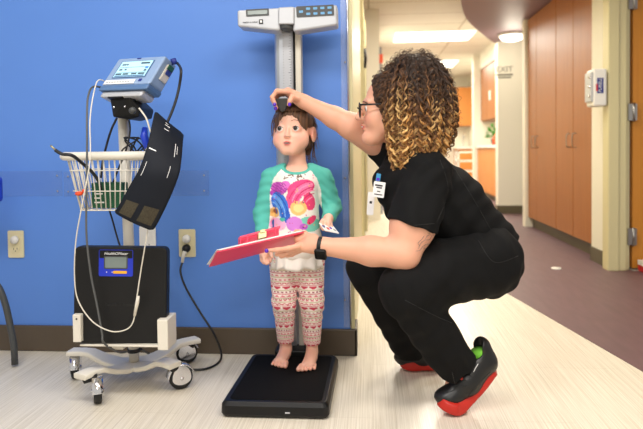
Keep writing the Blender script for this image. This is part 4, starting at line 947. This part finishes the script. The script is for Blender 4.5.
motif(.0465, .049, al, pink); motif(.0515, .0575, np.abs(per(.009) - (zb - .0515) / .006) < .34, red_); motif(.060, .0625, al, olive); motif(.065, .0705, per(.0085, .3) > .45, pink); motif(.0715, .0735, per(.004) > .5, mar)
np_obj('leggings', V, Q, M['cloth'], G, lcol)
# hair: cap swept back plus loose strands
f = Field(g(262, 170, 2.2) - Vector((0, .14, 0)), g(332, 92, 2.2) + Vector((0, .16, 0.03)), .0026)
Rg = GM.to_3x3().normalized(); s = .88
E = lambda c, r, k, m: f.ell(GM @ Vector(c), [q * s for q in r], k, m, Rg)
E((0, .013, .031), (.084, .097, .085), .01, 'add'); E((-.0, .03, -.02), (.078, .08, .07), .02, 'add')
f.cap(GM @ Vector((.035, .075, -.02)), GM @ Vector((.045, .065, -.085)), .028, .01, .02)
E((-.0, -.115, -.024), (.071, .085, .086), .012, 'sub'); E((.09, -.012, -.03), (.034, .046, .048), .008, 'sub'); E((-.085, -.035, -.045), (.03, .034, .05), .008, 'sub'); E((0, -.05, -.11), (.07, .1, .06), .01, 'sub')
L = np.array(GM.inverted())
def hw(X, Y, Z):
    x = L[0, 0] * X + L[0, 1] * Y + L[0, 2] * Z + L[0, 3]; y = L[1, 0] * X + L[1, 1] * Y + L[1, 2] * Z + L[1, 3]
    return .0011 * np.sin(x * 330 + 4 * np.sin(y * 30)) + .0007 * np.sin(x * 610 + y * 90)
f.warp(hw); V, Q = f.mesh()
q = V @ L[:3, :3].T + L[:3, 3]; st = .5 + .5 * np.sin(q[:, 0] * 420 + 6 * np.sin(q[:, 1] * 25)) * np.sin(q[:, 0] * 130 + 2)
hc = lc((58, 38, 26)) * (1 - st[:, None]) + lc((112, 78, 52)) * st[:, None]; np_obj('hair', V, Q, M['hair'], G, hc)
hs = MB(); cols = []
def strand(mb, pts, r, c0, c1, seg=4, nn=5):
    P = smooth_path(pts, nn); n0 = len(mb.v); mb.tube(P, [r * (1 - .65 * i / (len(P) - 1)) for i in range(len(P))], seg)
    for i in range(len(P)):
        t = i / (len(P) - 1); c = [a * (1 - t) + b * t for a, b in zip(c0, c1)]; cols.extend([(*c, 1)] * seg)
dk, md, lt = lin((54, 36, 25)), lin((92, 62, 42)), lin((136, 98, 68))
for i in range(150):                                      # fine hairs following the cap
    a = random.uniform(-1.25, 1.25); ph = [random.uniform(.55, .95) + k * .22 for k in range(5)]
    pts = []
    for k, p_ in enumerate(ph):
        pts.append(GM @ (Vector((0, .013, .031)) + Vector((.0855 * math.sin(a) * math.sin(p_ * 1.1 + .2), -.098 * math.cos(a) * math.sin(1.3 - k * .45), .087 * math.cos(1.05 - k * .42)))))
    strand(hs, pts, .0011, md, random.choice((dk, md, lt)))
for i in range(9):                                        # fringe wisps
    x = random.uniform(-.03, .035); x2 = x + random.uniform(-.012, .012)
    strand(hs, [GM @ Vector((x * .8, -.05, .106)), GM @ Vector((x, -.076, .083)), GM @ Vector((x2, -.0885, .06)), GM @ Vector((x2 * 1.1, -.092, random.uniform(.035, .048)))], .0007, md, lt)
for sx, n2 in ((-1, 26), (1, 20)):                        # side locks
    for i in range(n2):
        x = sx * random.uniform(.066, .09); y = random.uniform(-.04, .02) if sx < 0 else random.uniform(.0, .05)
        zt = random.uniform(.05, .08); zb_ = random.uniform(-.075, -.02)
        strand(hs, [GM @ Vector((x * .85, y - .01, zt)), GM @ Vector((x * 1.02, y, .03)), GM @ Vector((x * 1.04, y + .01, -.01)), GM @ Vector((x * 1.0 + sx * random.uniform(-.01, .018), y + .015, zb_))], .0011, md, random.choice((md, lt)))
for i in range(40):
    a = random.uniform(-.02, .03)
    strand(hs, [GM @ Vector((.05 + a, .06, .02)), GM @ Vector((.062 + a * .5, .055, -.05)), GM @ Vector((.055 + a, .04, -.1)), GM @ Vector((.058 + a * 1.3, .04, random.uniform(-.14, -.105)))], .0011, dk, md)
hs.c = cols; hs.build('hair_strands', M['hair'], G)
# sticker card in her hand
t = thing('sticker_card', at(329, 228.5, 2.035), 'small shiny sticker card held in the small child\'s hand', 'card')
fr = frame(at(329, 228.3, 2.02), at(338, 230.5, 2.05) - at(320, 226.5, 2.0), (0, 1, .25))
plate(MB(), fr, .066, .045, .003, -.001, .0006).build('card', M['paper'], t)
for i in range(4): plate(MB(), fr, .012, .014, .005, .0006, .0012, -.022 + i * .015, .004 * (-1) ** i).build('sticker', M[('purl', 'redp', 'nail', 'lpanel')[i]], t)

# ------------------------------------------------------------------ the woman in black scrubs
w = at
toe_n = on_z(440, 404, 0)
WN = thing('person', (w(450, 330, 2.05).x, w(450, 330, 2.05).y, 0), 'woman with curly hair, glasses and black scrubs squatting beside the child', 'person')
WS = .945
WM = headmat(w(390.2, 107.8, 1.985), math.radians(-93), math.radians(2), WS)
SH_L, EL_L, WR_L = w(428, 176, 1.89), w(404, 254, 1.81), w(324, 246.5, 1.86)
SH_R, EL_R, WR_R = w(396, 156, 2.19), w(351, 126, 2.145), w(303.5, 101.5, 2.15)
HIP_L, KN_L, AN_L = w(486, 262, 1.96), w(404, 291, 1.82), w(460, 370, 1.915)
HIP_R, KN_R, AN_R = w(478, 262, 2.16), w(371, 268, 2.07), w(409, 350, 2.235)
lo = w(266, 412, 2.05); hi = w(530, 70, 2.05)
f = Field((-.42, 1.70, .03), (.70, 2.34, 1.12), .0036)
head(f, WM, WS, False)
f.cap(w(399, 132, 2.0), w(413, 166, 2.02), .05, .056, .02)
TOR = [w(420, 186, 2.02), w(446, 216, 2.02), w(484, 256, 2.05)]
f.cap(TOR[0], TOR[1], .085, .1, .04); f.cap(TOR[1], TOR[2], .11, .1, .04)
f.cap(w(422, 174, 1.93), w(400, 168, 2.1), .055, .055, .04)
f.cap(SH_L, EL_L.lerp(SH_L, .35), .062, .0655, .03); f.cap(EL_L.lerp(SH_L, .35), EL_L, .065, .047, .03); f.cap(EL_L, EL_L.lerp(WR_L, .4), .046, .044, .02); f.cap(EL_L.lerp(WR_L, .4), WR_L, .043, .0265, .02)
f.cap(SH_R, EL_R, .056, .047, .012); f.cap(EL_R, EL_R.lerp(WR_R, .35), .046, .038, .015); f.cap(EL_R.lerp(WR_R, .35), WR_R, .038, .0245, .015)
for h_, k_, a_ in ((HIP_L, KN_L, AN_L), (HIP_R, KN_R, AN_R)): f.cap(h_, k_, .08, .05, .03); f.cap(k_, a_, .05, .033, .03)
f.cap(AN_L, w(452, 392, 1.9), .033, .028, .02); pass
# right hand gripping the headpiece
f.cap(WR_R, w(293, 96, 2.15), .0235, .02, .014); f.cap(w(298, 98, 2.14), w(288, 91, 2.13), .018, .0135, .012); f.cap(w(298, 100, 2.17), w(287, 93, 2.17), .018, .013, .012)
hand_fingers(f, [([(287.5, 91.5, 2.12), (277, 91, 2.11), (272.2, 97, 2.11), (275, 103.5, 2.11)], .0092), ([(287, 91, 2.14), (276.5, 91.5, 2.14), (272.5, 99.5, 2.13), (276.3, 108, 2.125)], .0094), ([(287, 92, 2.16), (277, 93, 2.165), (273, 100, 2.165), (277, 107, 2.16)], .009), ([(287, 94, 2.18), (278.5, 95, 2.19), (275, 101, 2.19), (278.5, 106, 2.185)], .008), ([(297, 99, 2.12), (292, 97, 2.10), (290, 101, 2.095), (288.8, 104.5, 2.1)], .0098)], .006)
# left hand under the clipboard
f.cap(WR_L, w(311, 243, 1.885), .0255, .024, .016); f.cap(w(313, 240, 1.9), w(298, 239.5, 1.92), .021, .0145, .014); f.cap(w(313, 247, 1.87), w(298, 247, 1.885), .021, .015, .014)
hand_fingers(f, [([(299, 246, 1.865), (288, 248.5, 1.862), (277, 250, 1.868), (268.5, 250.5, 1.875)], .0092), ([(298, 248, 1.885), (286, 252.5, 1.885), (277, 254.5, 1.892)], .0092), ([(299, 249.5, 1.905), (288, 254, 1.91), (281, 256.5, 1.925)], .0088), ([(301, 250.5, 1.925), (292, 254.5, 1.935), (287, 256, 1.945)], .0078), ([(311, 238, 1.9), (304, 232.8, 1.915), (296, 231.5, 1.935)], .0098)], .006)
V, Q = f.mesh(); WT = bvh(V, Q)
np_obj('body', V, Q, M['skin'], WN, paint_face(V, WM, (228, 170, 142), False))
eyes(WN, WM, WS, (0, -1, -.1), False, (90, 66, 44))
nb_ = MB()
for p_, dd in (((266.6, 250.8, 1.868), (-1, 0, -.1)), ((274.6, 104.5, 2.1), (0, -.3, -1)), ((275.6, 108.5, 2.115), (0, -.3, -1)), ((289.6, 104.4, 2.09), (0, -.5, -1))):
    nb_.ball(w(*p_), (.0062, .0055, .0072), 12)
nb_.build('fingernails', M['nail'], WN)
lb = MB(); stroke(lb, WT, [WM @ Vector((-.02, -.12, .026)), WM @ Vector((-.04, -.1, .032)), WM @ Vector((-.058, -.08, .024))], .0014); stroke(lb, WT, [WM @ Vector((-.022, -.12, -.002)), WM @ Vector((-.034, -.11, .006)), WM @ Vector((-.048, -.1, .0))], .001)
lb.build('eyebrow', M['lash'], WN)
mb = MB(); mb.ball(WM @ Vector((0, -.0985, -.0612)), (.0055, .016, .0028), 12); mb.build('teeth', M['wplas'], WN)
tt = MB(); tf = lambda pts: stroke(tt, WT, [w(x, y, 1.75) for x, y in pts], .0006)
tf([(418, 249), (421, 243), (425, 240), (427, 236), (431, 235), (430, 239), (426, 240)]); tf([(416, 251), (420, 250), (423, 246), (428, 244), (427, 248), (423, 248)]); tf([(428, 234), (432, 232), (433, 236)]); tf([(420, 246), (418, 243), (421, 240), (424, 236)])
tt.build('tattoo', M['tattoo'], WN)
# spectacles
gl = thing('eyeglasses', WM @ Vector((0, -.1, 0)), 'black framed glasses on the face of the woman in scrubs', 'glasses')
for x in (-1, 1):
    ring_ = [WM @ Vector((x * .034 + .0275 * math.copysign(abs(math.cos(a)) ** .75, math.cos(a)), -.1085 + abs(x * .034 + .0275 * math.cos(a)) * .12, -.004 + .0235 * math.copysign(abs(math.sin(a)) ** .75, math.sin(a)))) for a in [2 * math.pi * k / 28 for k in range(28)]]
    MB().tube(ring_, .0028, 8, True).build('rim', M['frame'], gl); MB().prism(ring_, (WM.to_3x3() @ Vector((0, .0012, 0)))).build('lens', M['lens'], gl)
    MB().tube([WM @ Vector((x * .06, -.103, .011)), WM @ Vector((x * .074, -.097, .011)), WM @ Vector((x * .08, -.03, .009)), WM @ Vector((x * .081, .02, .008))], .0029, 8).build('temple', M['frame'], gl)
MB().tube([WM @ Vector((-.009, -.109, .003)), WM @ Vector((0, -.114, .006)), WM @ Vector((.009, -.109, .003))], .0024, 8).build('bridge', M['frame'], gl)

# scrub top
f = Field((-.1, 1.70, .38), (.76, 2.40, 1.02), .0042)
f.cap(w(414, 180, 2.02), w(446, 210, 2.02), .118, .128, .05); f.cap(w(446, 210, 2.02), w(482, 248, 2.05), .128, .127, .05)
f.ell(w(396, 186, 2.02), (.075, .13, .07), .04); f.ell(w(404, 207, 2.02), (.062, .12, .07), .04); f.cap(w(424, 172, 1.91), w(404, 166, 2.12), .068, .066, .05)
SE = SH_L.lerp(EL_L, .7); f.cap(SH_L, SE, .074, .083, .03); f.cap(SH_R.lerp(TOR[0], .15), SH_R.lerp(EL_R, .25), .066, .062, .03)
f.cap(w(410, 160, 2.02), w(396, 130, 2.0), .058, .07, .006, 'sub'); f.cap(w(398, 150, 1.99), w(380, 148, 1.99), .03, .045, .006, 'sub')
dv_ = (EL_L - SH_L).normalized(); sc0 = SH_L.lerp(EL_L, .66)
_, Xx, Yy, Zz = f.sub(f.lo, f.lo + f.h * f.n)                   # sleeve end, only around the arm
near = ((Xx - sc0.x) ** 2 + (Yy - sc0.y) ** 2 + (Zz - sc0.z) ** 2) < .13 ** 2
pl_d = ((Xx - sc0.x) * dv_.x + (Yy - sc0.y) * dv_.y * .3 + (Zz - sc0.z) * dv_.z).astype(np.float32)
ta = ((Xx - SH_L.x) * dv_.x + (Yy - SH_L.y) * dv_.y + (Zz - SH_L.z) * dv_.z); dist = np.sqrt(np.maximum((Xx - SH_L.x) ** 2 + (Yy - SH_L.y) ** 2 + (Zz - SH_L.z) ** 2 - ta ** 2, 0))
f.F = np.where((dist < .105) & (ta > 0) & (Yy < 1.93), np.maximum(f.F, pl_d), f.F)
f.cut(w(487, 262, 2.05), (w(487, 262, 2.05) - w(455, 232, 2.05)))
f.warp(lambda X, Y, Z: .0035 * np.sin((X * .8 + Z) * 55 + 2.2 * np.sin(Y * 22 + X * 9)) * .8 + .0022 * np.sin((X - Z * .6) * 85 + 3 * np.sin(Y * 13 + Z * 14)))
V, Q = f.mesh(); TT = bvh(V, Q); np_obj('scrub_top', V, Q, M['scrub'], WN)
sm = MB(); st_ = lambda pts: stroke(sm, TT, [w(x, y, 1.7) for x, y in pts], .0011, lift=.0002)
st_([(438, 150), (455, 170), (474, 200), (492, 232)]); st_([(391, 226), (412, 225.5), (434, 223.5)]); st_([(440, 160), (448, 190), (437, 222)])
sm.build('seams', M['blackr'], WN)
# trousers
f = Field((-.14, 1.66, .05), (.78, 2.42, .62), .0042)
f.cap(w(484, 259, 1.99), w(481, 259, 2.13), .115, .114, .05)
f.cap(HIP_L, w(440, 274, 1.87), .112, .098, .04); f.cap(w(440, 274, 1.87), KN_L, .098, .073, .03)
f.cap(KN_L, AN_L + (AN_L - KN_L) * .1, .073, .068, .03)
f.cap(HIP_R, KN_R, .105, .078, .04); f.cap(KN_R, AN_R + (AN_R - KN_R) * .15, .075, .056, .03)
f.cap(w(470, 255, 2.04), w(452, 240, 2.04), .1, .09, .04)
for a_, k_, n_, lim in ((AN_L, KN_L, w(452.5, 364.5, 1.915), None), (AN_R, KN_R, w(409.5, 350, 2.235), None)):
    d_ = (a_ - k_).normalized(); _, Xx, Yy, Zz = f.sub(f.lo, f.lo + f.h * f.n)
    pd_ = ((Xx - n_.x) * d_.x + (Yy - n_.y) * d_.y + (Zz - n_.z) * d_.z).astype(np.float32)
    f.F = np.where((((Xx - a_.x) ** 2 + (Yy - a_.y) ** 2 + (Zz - a_.z) ** 2) < .30 ** 2) & (Zz < n_.z + .13) & ((Yy < 2.06) == (n_.y < 2.06)), np.maximum(f.F, pd_ - .008), f.F)
f.warp(lambda X, Y, Z: .0022 * np.sin((X * .5 - Z) * 60 + 2.5 * np.sin(Y * 20 + X * 11)) + .0022 * np.sin((X + Z * .4) * 90 + 3 * np.sin(Y * 16)))
V, Q = f.mesh(); PT = bvh(V, Q); np_obj('trousers', V, Q, M['scrub'], WN)
sm = MB(); st_ = lambda pts: stroke(sm, PT, [w(x, y, 1.6) for x, y in pts], .0012, lift=.0002)
st_([(478, 240), (494, 262), (518, 256)]); st_([(405, 300), (440, 318), (470, 330)]); st_([(452, 372), (455, 384)])
sm.build('trouser_seams', M['blackr'], WN)

# shoes
def shoe(spine, d, label_parts, nearside=True):
    """spine: toe, ball, arch, heel sole-bottom points in the world"""
    t, b, a, h = spine; ax = (h - t).normalized(); yv = Vector((.12, 1, 0)).normalized()
    P = smooth_path([t, b, a, h], 6); secs = []; n = len(P)
    for i, p in enumerate(P):
        u = i / (n - 1); tg = (P[min(i + 1, n - 1)] - P[max(i - 1, 0)]).normalized(); up = tg.cross(yv).normalized(); up = up if up.z > 0 else -up
        wd = .047 * (1 - .25 * math.exp(-((u - .62) / .18) ** 2)) * (math.sin(min(1, (u + .03) / .22) * math.pi / 2)) ** .6 * (.9 if u > .85 else 1)
        if u > .93: wd *= .86
        th = .0165 + .013 * u
        secs.append((p + up * th, yv, up, wd, th, 5))
    MB().loft(secs, 28).build('outsole', M['sole'], WN)
    return P
shn = [w(437, 400.5, 1.885), w(459, 408.5, 1.885), w(476, 395, 1.9), w(497, 369.5, 1.93)]
dz_ = shn[1].z - .001
for q_ in shn: q_.z -= dz_ if q_ is not shn[0] else dz_
shn[0].z = max(shn[0].z, .002)
P = shoe(shn, 1.9, '')
f = Field((min(p.x for p in P) - .05, 1.78, .0), (max(p.x for p in P) + .06, 2.03, .26), .003)
up_ = lambda p, dx, h_: w(p[0], p[1], p[2])
f.ell(w(447.5, 396.5, 1.888), (.042, .039, .026), .02); f.cap(w(455, 392, 1.89), w(465, 381, 1.895), .03, .035, .03); f.cap(w(466, 383, 1.895), w(476, 366, 1.91), .038, .04, .03)
f.cap(w(470, 380, 1.9), w(484, 362, 1.925), .033, .035, .03); f.cap(w(486, 362, 1.925), w(480, 347, 1.92), .035, .034, .02); f.cap(w(473, 350, 1.915), w(466, 332, 1.91), .034, .045, .006, 'sub')
up_n = (w(438, 380, 1.9) - w(438, 400, 1.9))
V, Q = f.mesh(); ST = bvh(V, Q)
np_obj('shoe', V, Q, M['shoe'], WN)
mb = MB(); sk = lambda pts, r=.0009: stroke(mb, ST, [w(x, y, 1.7) for x, y in pts], r)
sk([(473.5, 372), (475, 369), (476.5, 366.5), (478, 364)], .0013); mb.build('shoe_mark', M['wline'], WN)
mb = MB()
for k in range(4): sk([(461 + k * 2.6, 386 - k * 5.5), (466.5 + k * 2.4, 386 - k * 5)], .0016)
sk([(444, 393), (452, 391), (458, 386)], .0012); sk([(468, 397), (476, 386), (490, 372)], .001); mb.build('laces', M['blackr'], WN)
MB().ball(w(461.5, 378.5, 1.862), .005, 10).build('lace_tag', M['sole'], WN)
MB().tube([w(482, 360, 1.915), w(478.5, 349, 1.915)], .027, 18).build('sock', M['sock'], WN)
sf = [on_z(400, 367, .0), on_z(411, 368.5, .0), on_z(425, 369, .0), on_z(441, 368, .0)]
for i, q_ in enumerate(sf): q_.z = (.012, .002, .002, .004)[i]
shoe(sf, 2.2, '')
f = Field((sf[0].x - .05, sf[0].y - .1, .0), (sf[3].x + .06, sf[0].y + .12, .22), .0035)
o_ = Vector((0, .0, .036)); f.ell(sf[0].lerp(sf[1], .65) + o_, (.05, .042, .028), .02); f.cap(sf[1] + o_ + Vector((0, 0, .004)), sf[2] + o_ + Vector((0, 0, .02)), .036, .042, .03); f.cap(sf[2] + o_ + Vector((0, 0, .02)), sf[3] + o_ + Vector((-.02, 0, .03)), .042, .04, .03)
V, Q = f.mesh(); np_obj('shoe', V, Q, M['shoe'], WN)

# badges on the chest
def card(nm, px, py, wd, ht, d, label, tilt=.15):
    t = thing(nm, w(px, py, d), label, 'badge'); xv = w(px + 10, py + 10 * tilt, d - .008) - w(px, py, d); fr = frame(w(px, py, d), xv, (-.12, 0, 1)); return t, fr
t, fr = card('name_badge', 379, 189.5, .04, .05, 1.905, 'white printed name badge clipped to the black scrub top')
plate(MB(), fr, .037, .05, .003, 0, .0015).build('card', M['badge'], t)
for a, b, c_, d_ in ((-.002, .013, .024, .005), (.0, .006, .018, .004), (0, -.006, .01, .003), (0, -.016, .026, .003)): MB().box((a - c_ / 2, b - d_ / 2, .0015), (a + c_ / 2, b + d_ / 2, .0021), fr).build('print', M['ink'], t)
MB().box((-.014, .026, -.001), (.0, .05, .003), fr).build('reel', M['badgeb'], t, bevel=.001); MB().box((-.012, .028, .003), (-.002, .037, .0036), fr).build('reel_mark', M['nail'], t)
t, fr = card('card_badge', 370.8, 203.5, .02, .07, 1.95, 'second white badge hanging lower down beside the name badge', .1)
plate(MB(), fr, .022, .075, .003, 0, .0015).build('card', M['badge'], t); MB().box((-.004, .0, .0015), (.004, .008, .002), fr).build('print', M['ink'], t)

# watch
t = thing('smartwatch', w(321, 246, 1.86), 'black smartwatch with rubber strap on the woman\'s left wrist', 'watch')
wa = w(322.5, 246.3, 1.861); ad = (EL_L - WR_L).normalized(); u1 = ad.orthogonal().normalized(); u2 = ad.cross(u1)
st2 = [(wa + ad * k, u1, u2, .0295, .0295, 2) for k in (-.0135, .0135)]
MB().loft(st2, 32).build('strap', M['blackr'], t, bevel=.002)
cdir = (CAM - wa).normalized(); cdir = (cdir * .75 + Vector((-.1, 0, -.75))); cdir = (cdir - ad * cdir.dot(ad)).normalized(); fr = frame(wa + cdir * .0275, ad, cdir.cross(ad)); 
if (fr.to_3x3() @ Vector((0, 0, 1))).dot(cdir) < 0: fr = frame(wa + cdir * .0275, ad, -(cdir.cross(ad)))
plate(MB(), fr, .037, .042, .008, 0, .01).build('case', M['black'], t, bevel=.002); plate(MB(), fr, .031, .036, .006, .01, .0108).build('watch_face', M['frame'], t)

# hair of curls
HCc = w(414, 108, 1.99); HR = Vector((.134, .148, .18))
f = Field(HCc - Vector((.19, .2, .27)), HCc + Vector((.19, .2, .2)), .005)
f.ell(HCc, HR * .87, .03); f.ell(HCc + Vector((0, 0, .012)), (HR.x * .86, HR.y * .88, HR.z * .9), .03); f.cap(HCc + Vector((.0, 0, -.05)), HCc + Vector((-.01, 0, -.1)), .1, .07, .04)
fwd = -1
bnd = lambda z: HCc.x + np.interp(z - HCc.z, [-.24, -.14, -.08, -.02, .04, .09, .12, .2], [-.07, -.085, -.094, -.104, -.120, -.135, -.13, -.05])
_, Xx, Yy, Zz = f.sub(f.lo, f.lo + f.h * f.n)
f.F = np.maximum(f.F, (bnd(Zz) + .016 - Xx).astype(np.float32))
f.ell(WM @ Vector((0, -.07, -.03)), (.085, .07, .1), .01, 'sub')
f.warp(lambda X, Y, Z: .004 * np.sin(X * 160 + 3 * np.sin(Z * 60)) * np.sin(Y * 150 + Z * 40))
V, Q = f.mesh(); t_ = np.clip((HCc.z + .03 - V[:, 2]) / .16, 0, 1)[:, None]
np_obj('hair', V, Q, M['hair'], WN, lc((44, 29, 19)) * (1 - t_) + lc((128, 84, 46)) * t_)
cu = MB(); cols = []; dk, br_, go, bl_ = lin((52, 34, 22)), lin((132, 86, 46)), lin((202, 146, 80)), lin((238, 196, 128))
def botz(az):                                              # how far the curls hang below the centre, by direction
    return .15 + .075 * max(0, math.cos(az + 1.75)) ** 2 + .03 * max(0, -math.cos(az)) 
def curl(az, u0, u1, rad, hr, pitch, tr, k=1, spread=.5):
    base = []; n = 26; end = botz(az) * random.uniform(.74, 1.12); sw = random.uniform(-.014, .014)
    for i in range(n):
        u = u0 + (u1 - u0) * i / (n - 1)                    # 0 crown .. 1 equator .. 2 tip
        if u < 1: th = u * 1.62; rr = math.sin(th); z = HR.z * math.cos(th)
        else: t = u - 1; rr = 1 - .34 * t ** 1.8; z = -.008 - end * t
        p = HCc + Vector((HR.x * rr * math.cos(az) * rad, HR.y * rr * math.sin(az) * rad, z * (rad if u < 1 else 1)))
        p.x += sw * max(0, u - .6); p.x = max(p.x, float(bnd(p.z)) + .004); base.append(p)
    base = smooth_path(base, 2); phase = random.uniform(0, 6.28); fl = random.choice((-1, 1)); fr_ = []; s_ = 0; wob = random.uniform(0, 6)
    for i, p in enumerate(base):
        a = base[max(i - 1, 0)]; b = base[min(i + 1, len(base) - 1)]; t_ = (b - a).normalized() if (b - a).length > 1e-7 else Vector((0, 0, -1)); uu = t_.cross(Vector((math.cos(az), math.sin(az), .01))).normalized()
        if i: s_ += (p - base[i - 1]).length
        fr_.append((p, uu, t_.cross(uu), s_ + .004 * math.sin(s_ * 60 + wob)))
    j = random.uniform(-.13, .13); lf = random.random()
    for q_ in range(k):
        dp = (q_ / max(1, k - 1) - .5) * spread * 2; h2 = hr * random.uniform(.85, 1.12); P = []; lf2 = lf + random.uniform(-.18, .18); tipc = bl_ if lf2 > .72 else go if lf2 > .32 else br_; cut_ = len(fr_) - random.randint(0, 5) if k > 1 else len(fr_)
        for i, (p, uu, v, s1) in enumerate(fr_[:cut_]):
            ph = fl * (phase + s1 / pitch * 6.283) + dp; g_ = min(1, .3 + 1.2 * i / len(base)); P.append(p + (uu * math.cos(ph) + v * math.sin(ph)) * h2 * g_)
        n0 = len(P); cu.tube(P, [tr * min(1, .5 + i / 12, .25 + (n0 - i) / 8) for i in range(n0)], 4)
        for p in P:
            t = min(1, max(0, (HCc.z - p.z + .10 + j) / .26)); mid = [x * .5 + y * .5 for x, y in zip(dk, br_)]
            c = [a * (1 - t / .45) + b * (t / .45) for a, b in zip(dk, mid)] if t < .45 else [a * (1 - (t - .45) / .55) + b * ((t - .45) / .55) for a, b in zip(mid, tipc)]
            cols.extend([(*c, 1)] * 4)
for i in range(330):                                      # ringlet locks of several strands
    az = random.uniform(-math.pi, math.pi)
    if i % 5: az = random.uniform(-3.0, .1)
    u0 = random.uniform(.1, .9); u1 = min(2, u0 + random.uniform(.7, 1.3))
    if random.random() < .55: u0 = random.uniform(.5, 1.0); u1 = random.uniform(1.75, 2.0)
    curl(az, u0, u1, random.uniform(.88, 1.03), random.uniform(.0055, .0105), random.uniform(.026, .042), random.uniform(.0011, .0016), 5)
for i in range(700):                                      # frizz
    az = random.uniform(-math.pi, math.pi); u0 = random.uniform(0, 1.75); curl(az, u0, min(2, u0 + random.uniform(.15, .4)), random.uniform(.97, 1.08), random.uniform(.004, .011), random.uniform(.018, .03), .0006)
cz0 = HCc.z
for i in range(150):                                      # curly front edge around temple and forehead
    z = random.uniform(-.01, .11); sd = -1 if i % 4 == 0 else 1; y0 = -.052 + max(0, .07 - z) * .25 + random.uniform(-.006, .008); pts = []
    ph = random.uniform(0, 6.28)
    for k in range(16):
        y = y0 + k * .0045; zz = z + .012 * math.sin(k * .2) - .0012 * k; rr = max(0, 1 - ((zz - .034) / .097) ** 2 - ((y - .014) / .105) ** 2)
        pts.append(WM @ Vector((sd * math.sqrt(rr) * .085 + .006 * math.cos(ph + k * .9), y, zz + .006 * math.sin(ph + k * .9))))
    cu.tube(pts, .0013, 4); cc_ = random.choice((dk, dk, [x * .6 + y * .4 for x, y in zip(dk, br_)])); cols.extend([(*cc_, 1)] * (4 * len(pts)))
hcu = MB
cu.c = cols; cu.build('hair_curls', M['hair'], WN)
# hairline swept back from the forehead
f = Field(WM.translation + Vector((-.13, -.11, -.12)), WM.translation + Vector((.14, .11, .16)), .003)
Rw = WM.to_3x3().normalized(); E = lambda c, r, k, m: f.ell(WM @ Vector(c), [q * WS for q in r], k, m, Rw)
E((0, .014, .034), (.083, .103, .095), .01, 'add'); E((0, -.115, -.0), (.09, .084, .122), .012, 'sub'); E((0, -.03, -.07), (.1, .09, .07), .01, 'sub')
f.warp(lambda X, Y, Z: .0012 * np.sin(Y * 420 + 9 * np.sin(X * 30)) + .0009 * np.sin(Z * 380 + X * 60))
V, Q = f.mesh(); np_obj('hairline', V, Q, M['hair'], WN, np.tile(lc((60, 40, 27)), (len(V), 1)) * (1 + .35 * np.sin(V[:, 2] * 500 + V[:, 1] * 300))[:, None])

# ------------------------------------------------------------------ red clipboard
t = thing('clipboard', w(258, 250, 1.95), 'red clipboard with paper sheets in the woman\'s left hand', 'clipboard')
A_, B_, C_, D_ = w(217, 252.5, 1.87), w(304, 232.5, 1.9), w(296, 244.2, 2.04), w(209, 267.3, 2.01)
nn_ = (B_ - A_).cross(D_ - A_).normalized(); nn_ = nn_ if nn_.z > 0 else -nn_
MB().prism([A_, B_, C_, D_], nn_ * .004).build('board', M['red'], t, bevel=.0012)
for k, (o1, o2) in enumerate(((0, 0), (.003, -.012), (-.006, .004))):
    x_ = (B_ - A_).normalized(); y_ = (D_ - A_).normalized(); off = nn_ * (.0044 + .0016 * k) + x_ * (.006 + o1) + y_ * (-.003 + .001 * k)
    MB().prism([A_ + off, B_ + off + x_ * (.008 * (k == 1) - .012), C_ + off + x_ * o2 - y_ * .01, D_ + off - y_ * (.008 - .01 * (k == 1)) - x_ * .008], nn_ * .0011).build('paper_sheet', M['paper'], t)
e1, e2 = w(241.5, 240, 1.89), w(283, 229, 1.9); up2 = (nn_ * .3 + Vector((0, .35, .9))).normalized(); yd = (D_ - A_).normalized()
def bar(p, q, h0, h1, y0_, y1_, m, nm): 
    a, b = e1.lerp(e2, p), e1.lerp(e2, q); MB().prism([a + up2 * h0 + yd * y0_, b + up2 * h0 + yd * y0_, b + up2 * h1 + yd * y0_, a + up2 * h1 + yd * y0_], yd * (y1_ - y0_)).build(nm, M[m], t, bevel=.001)
bar(0, 1, .014, .022, .03, .036, 'red', 'clip_cover'); bar(.0, 1.0, -.01, .024, .05, .056, 'red', 'clip_back')
bar(.17, .2, -.01, .02, .022, .03, 'red', 'post'); bar(.84, .87, -.01, .02, .022, .03, 'red', 'post'); bar(0, .03, -.012, .018, .022, .05, 'red', 'post')
bar(.42, .62, -.008, .012, .01, .03, 'brass', 'spring_clip'); bar(.46, .58, .008, .018, .006, .02, 'brass', 'clip_lever')
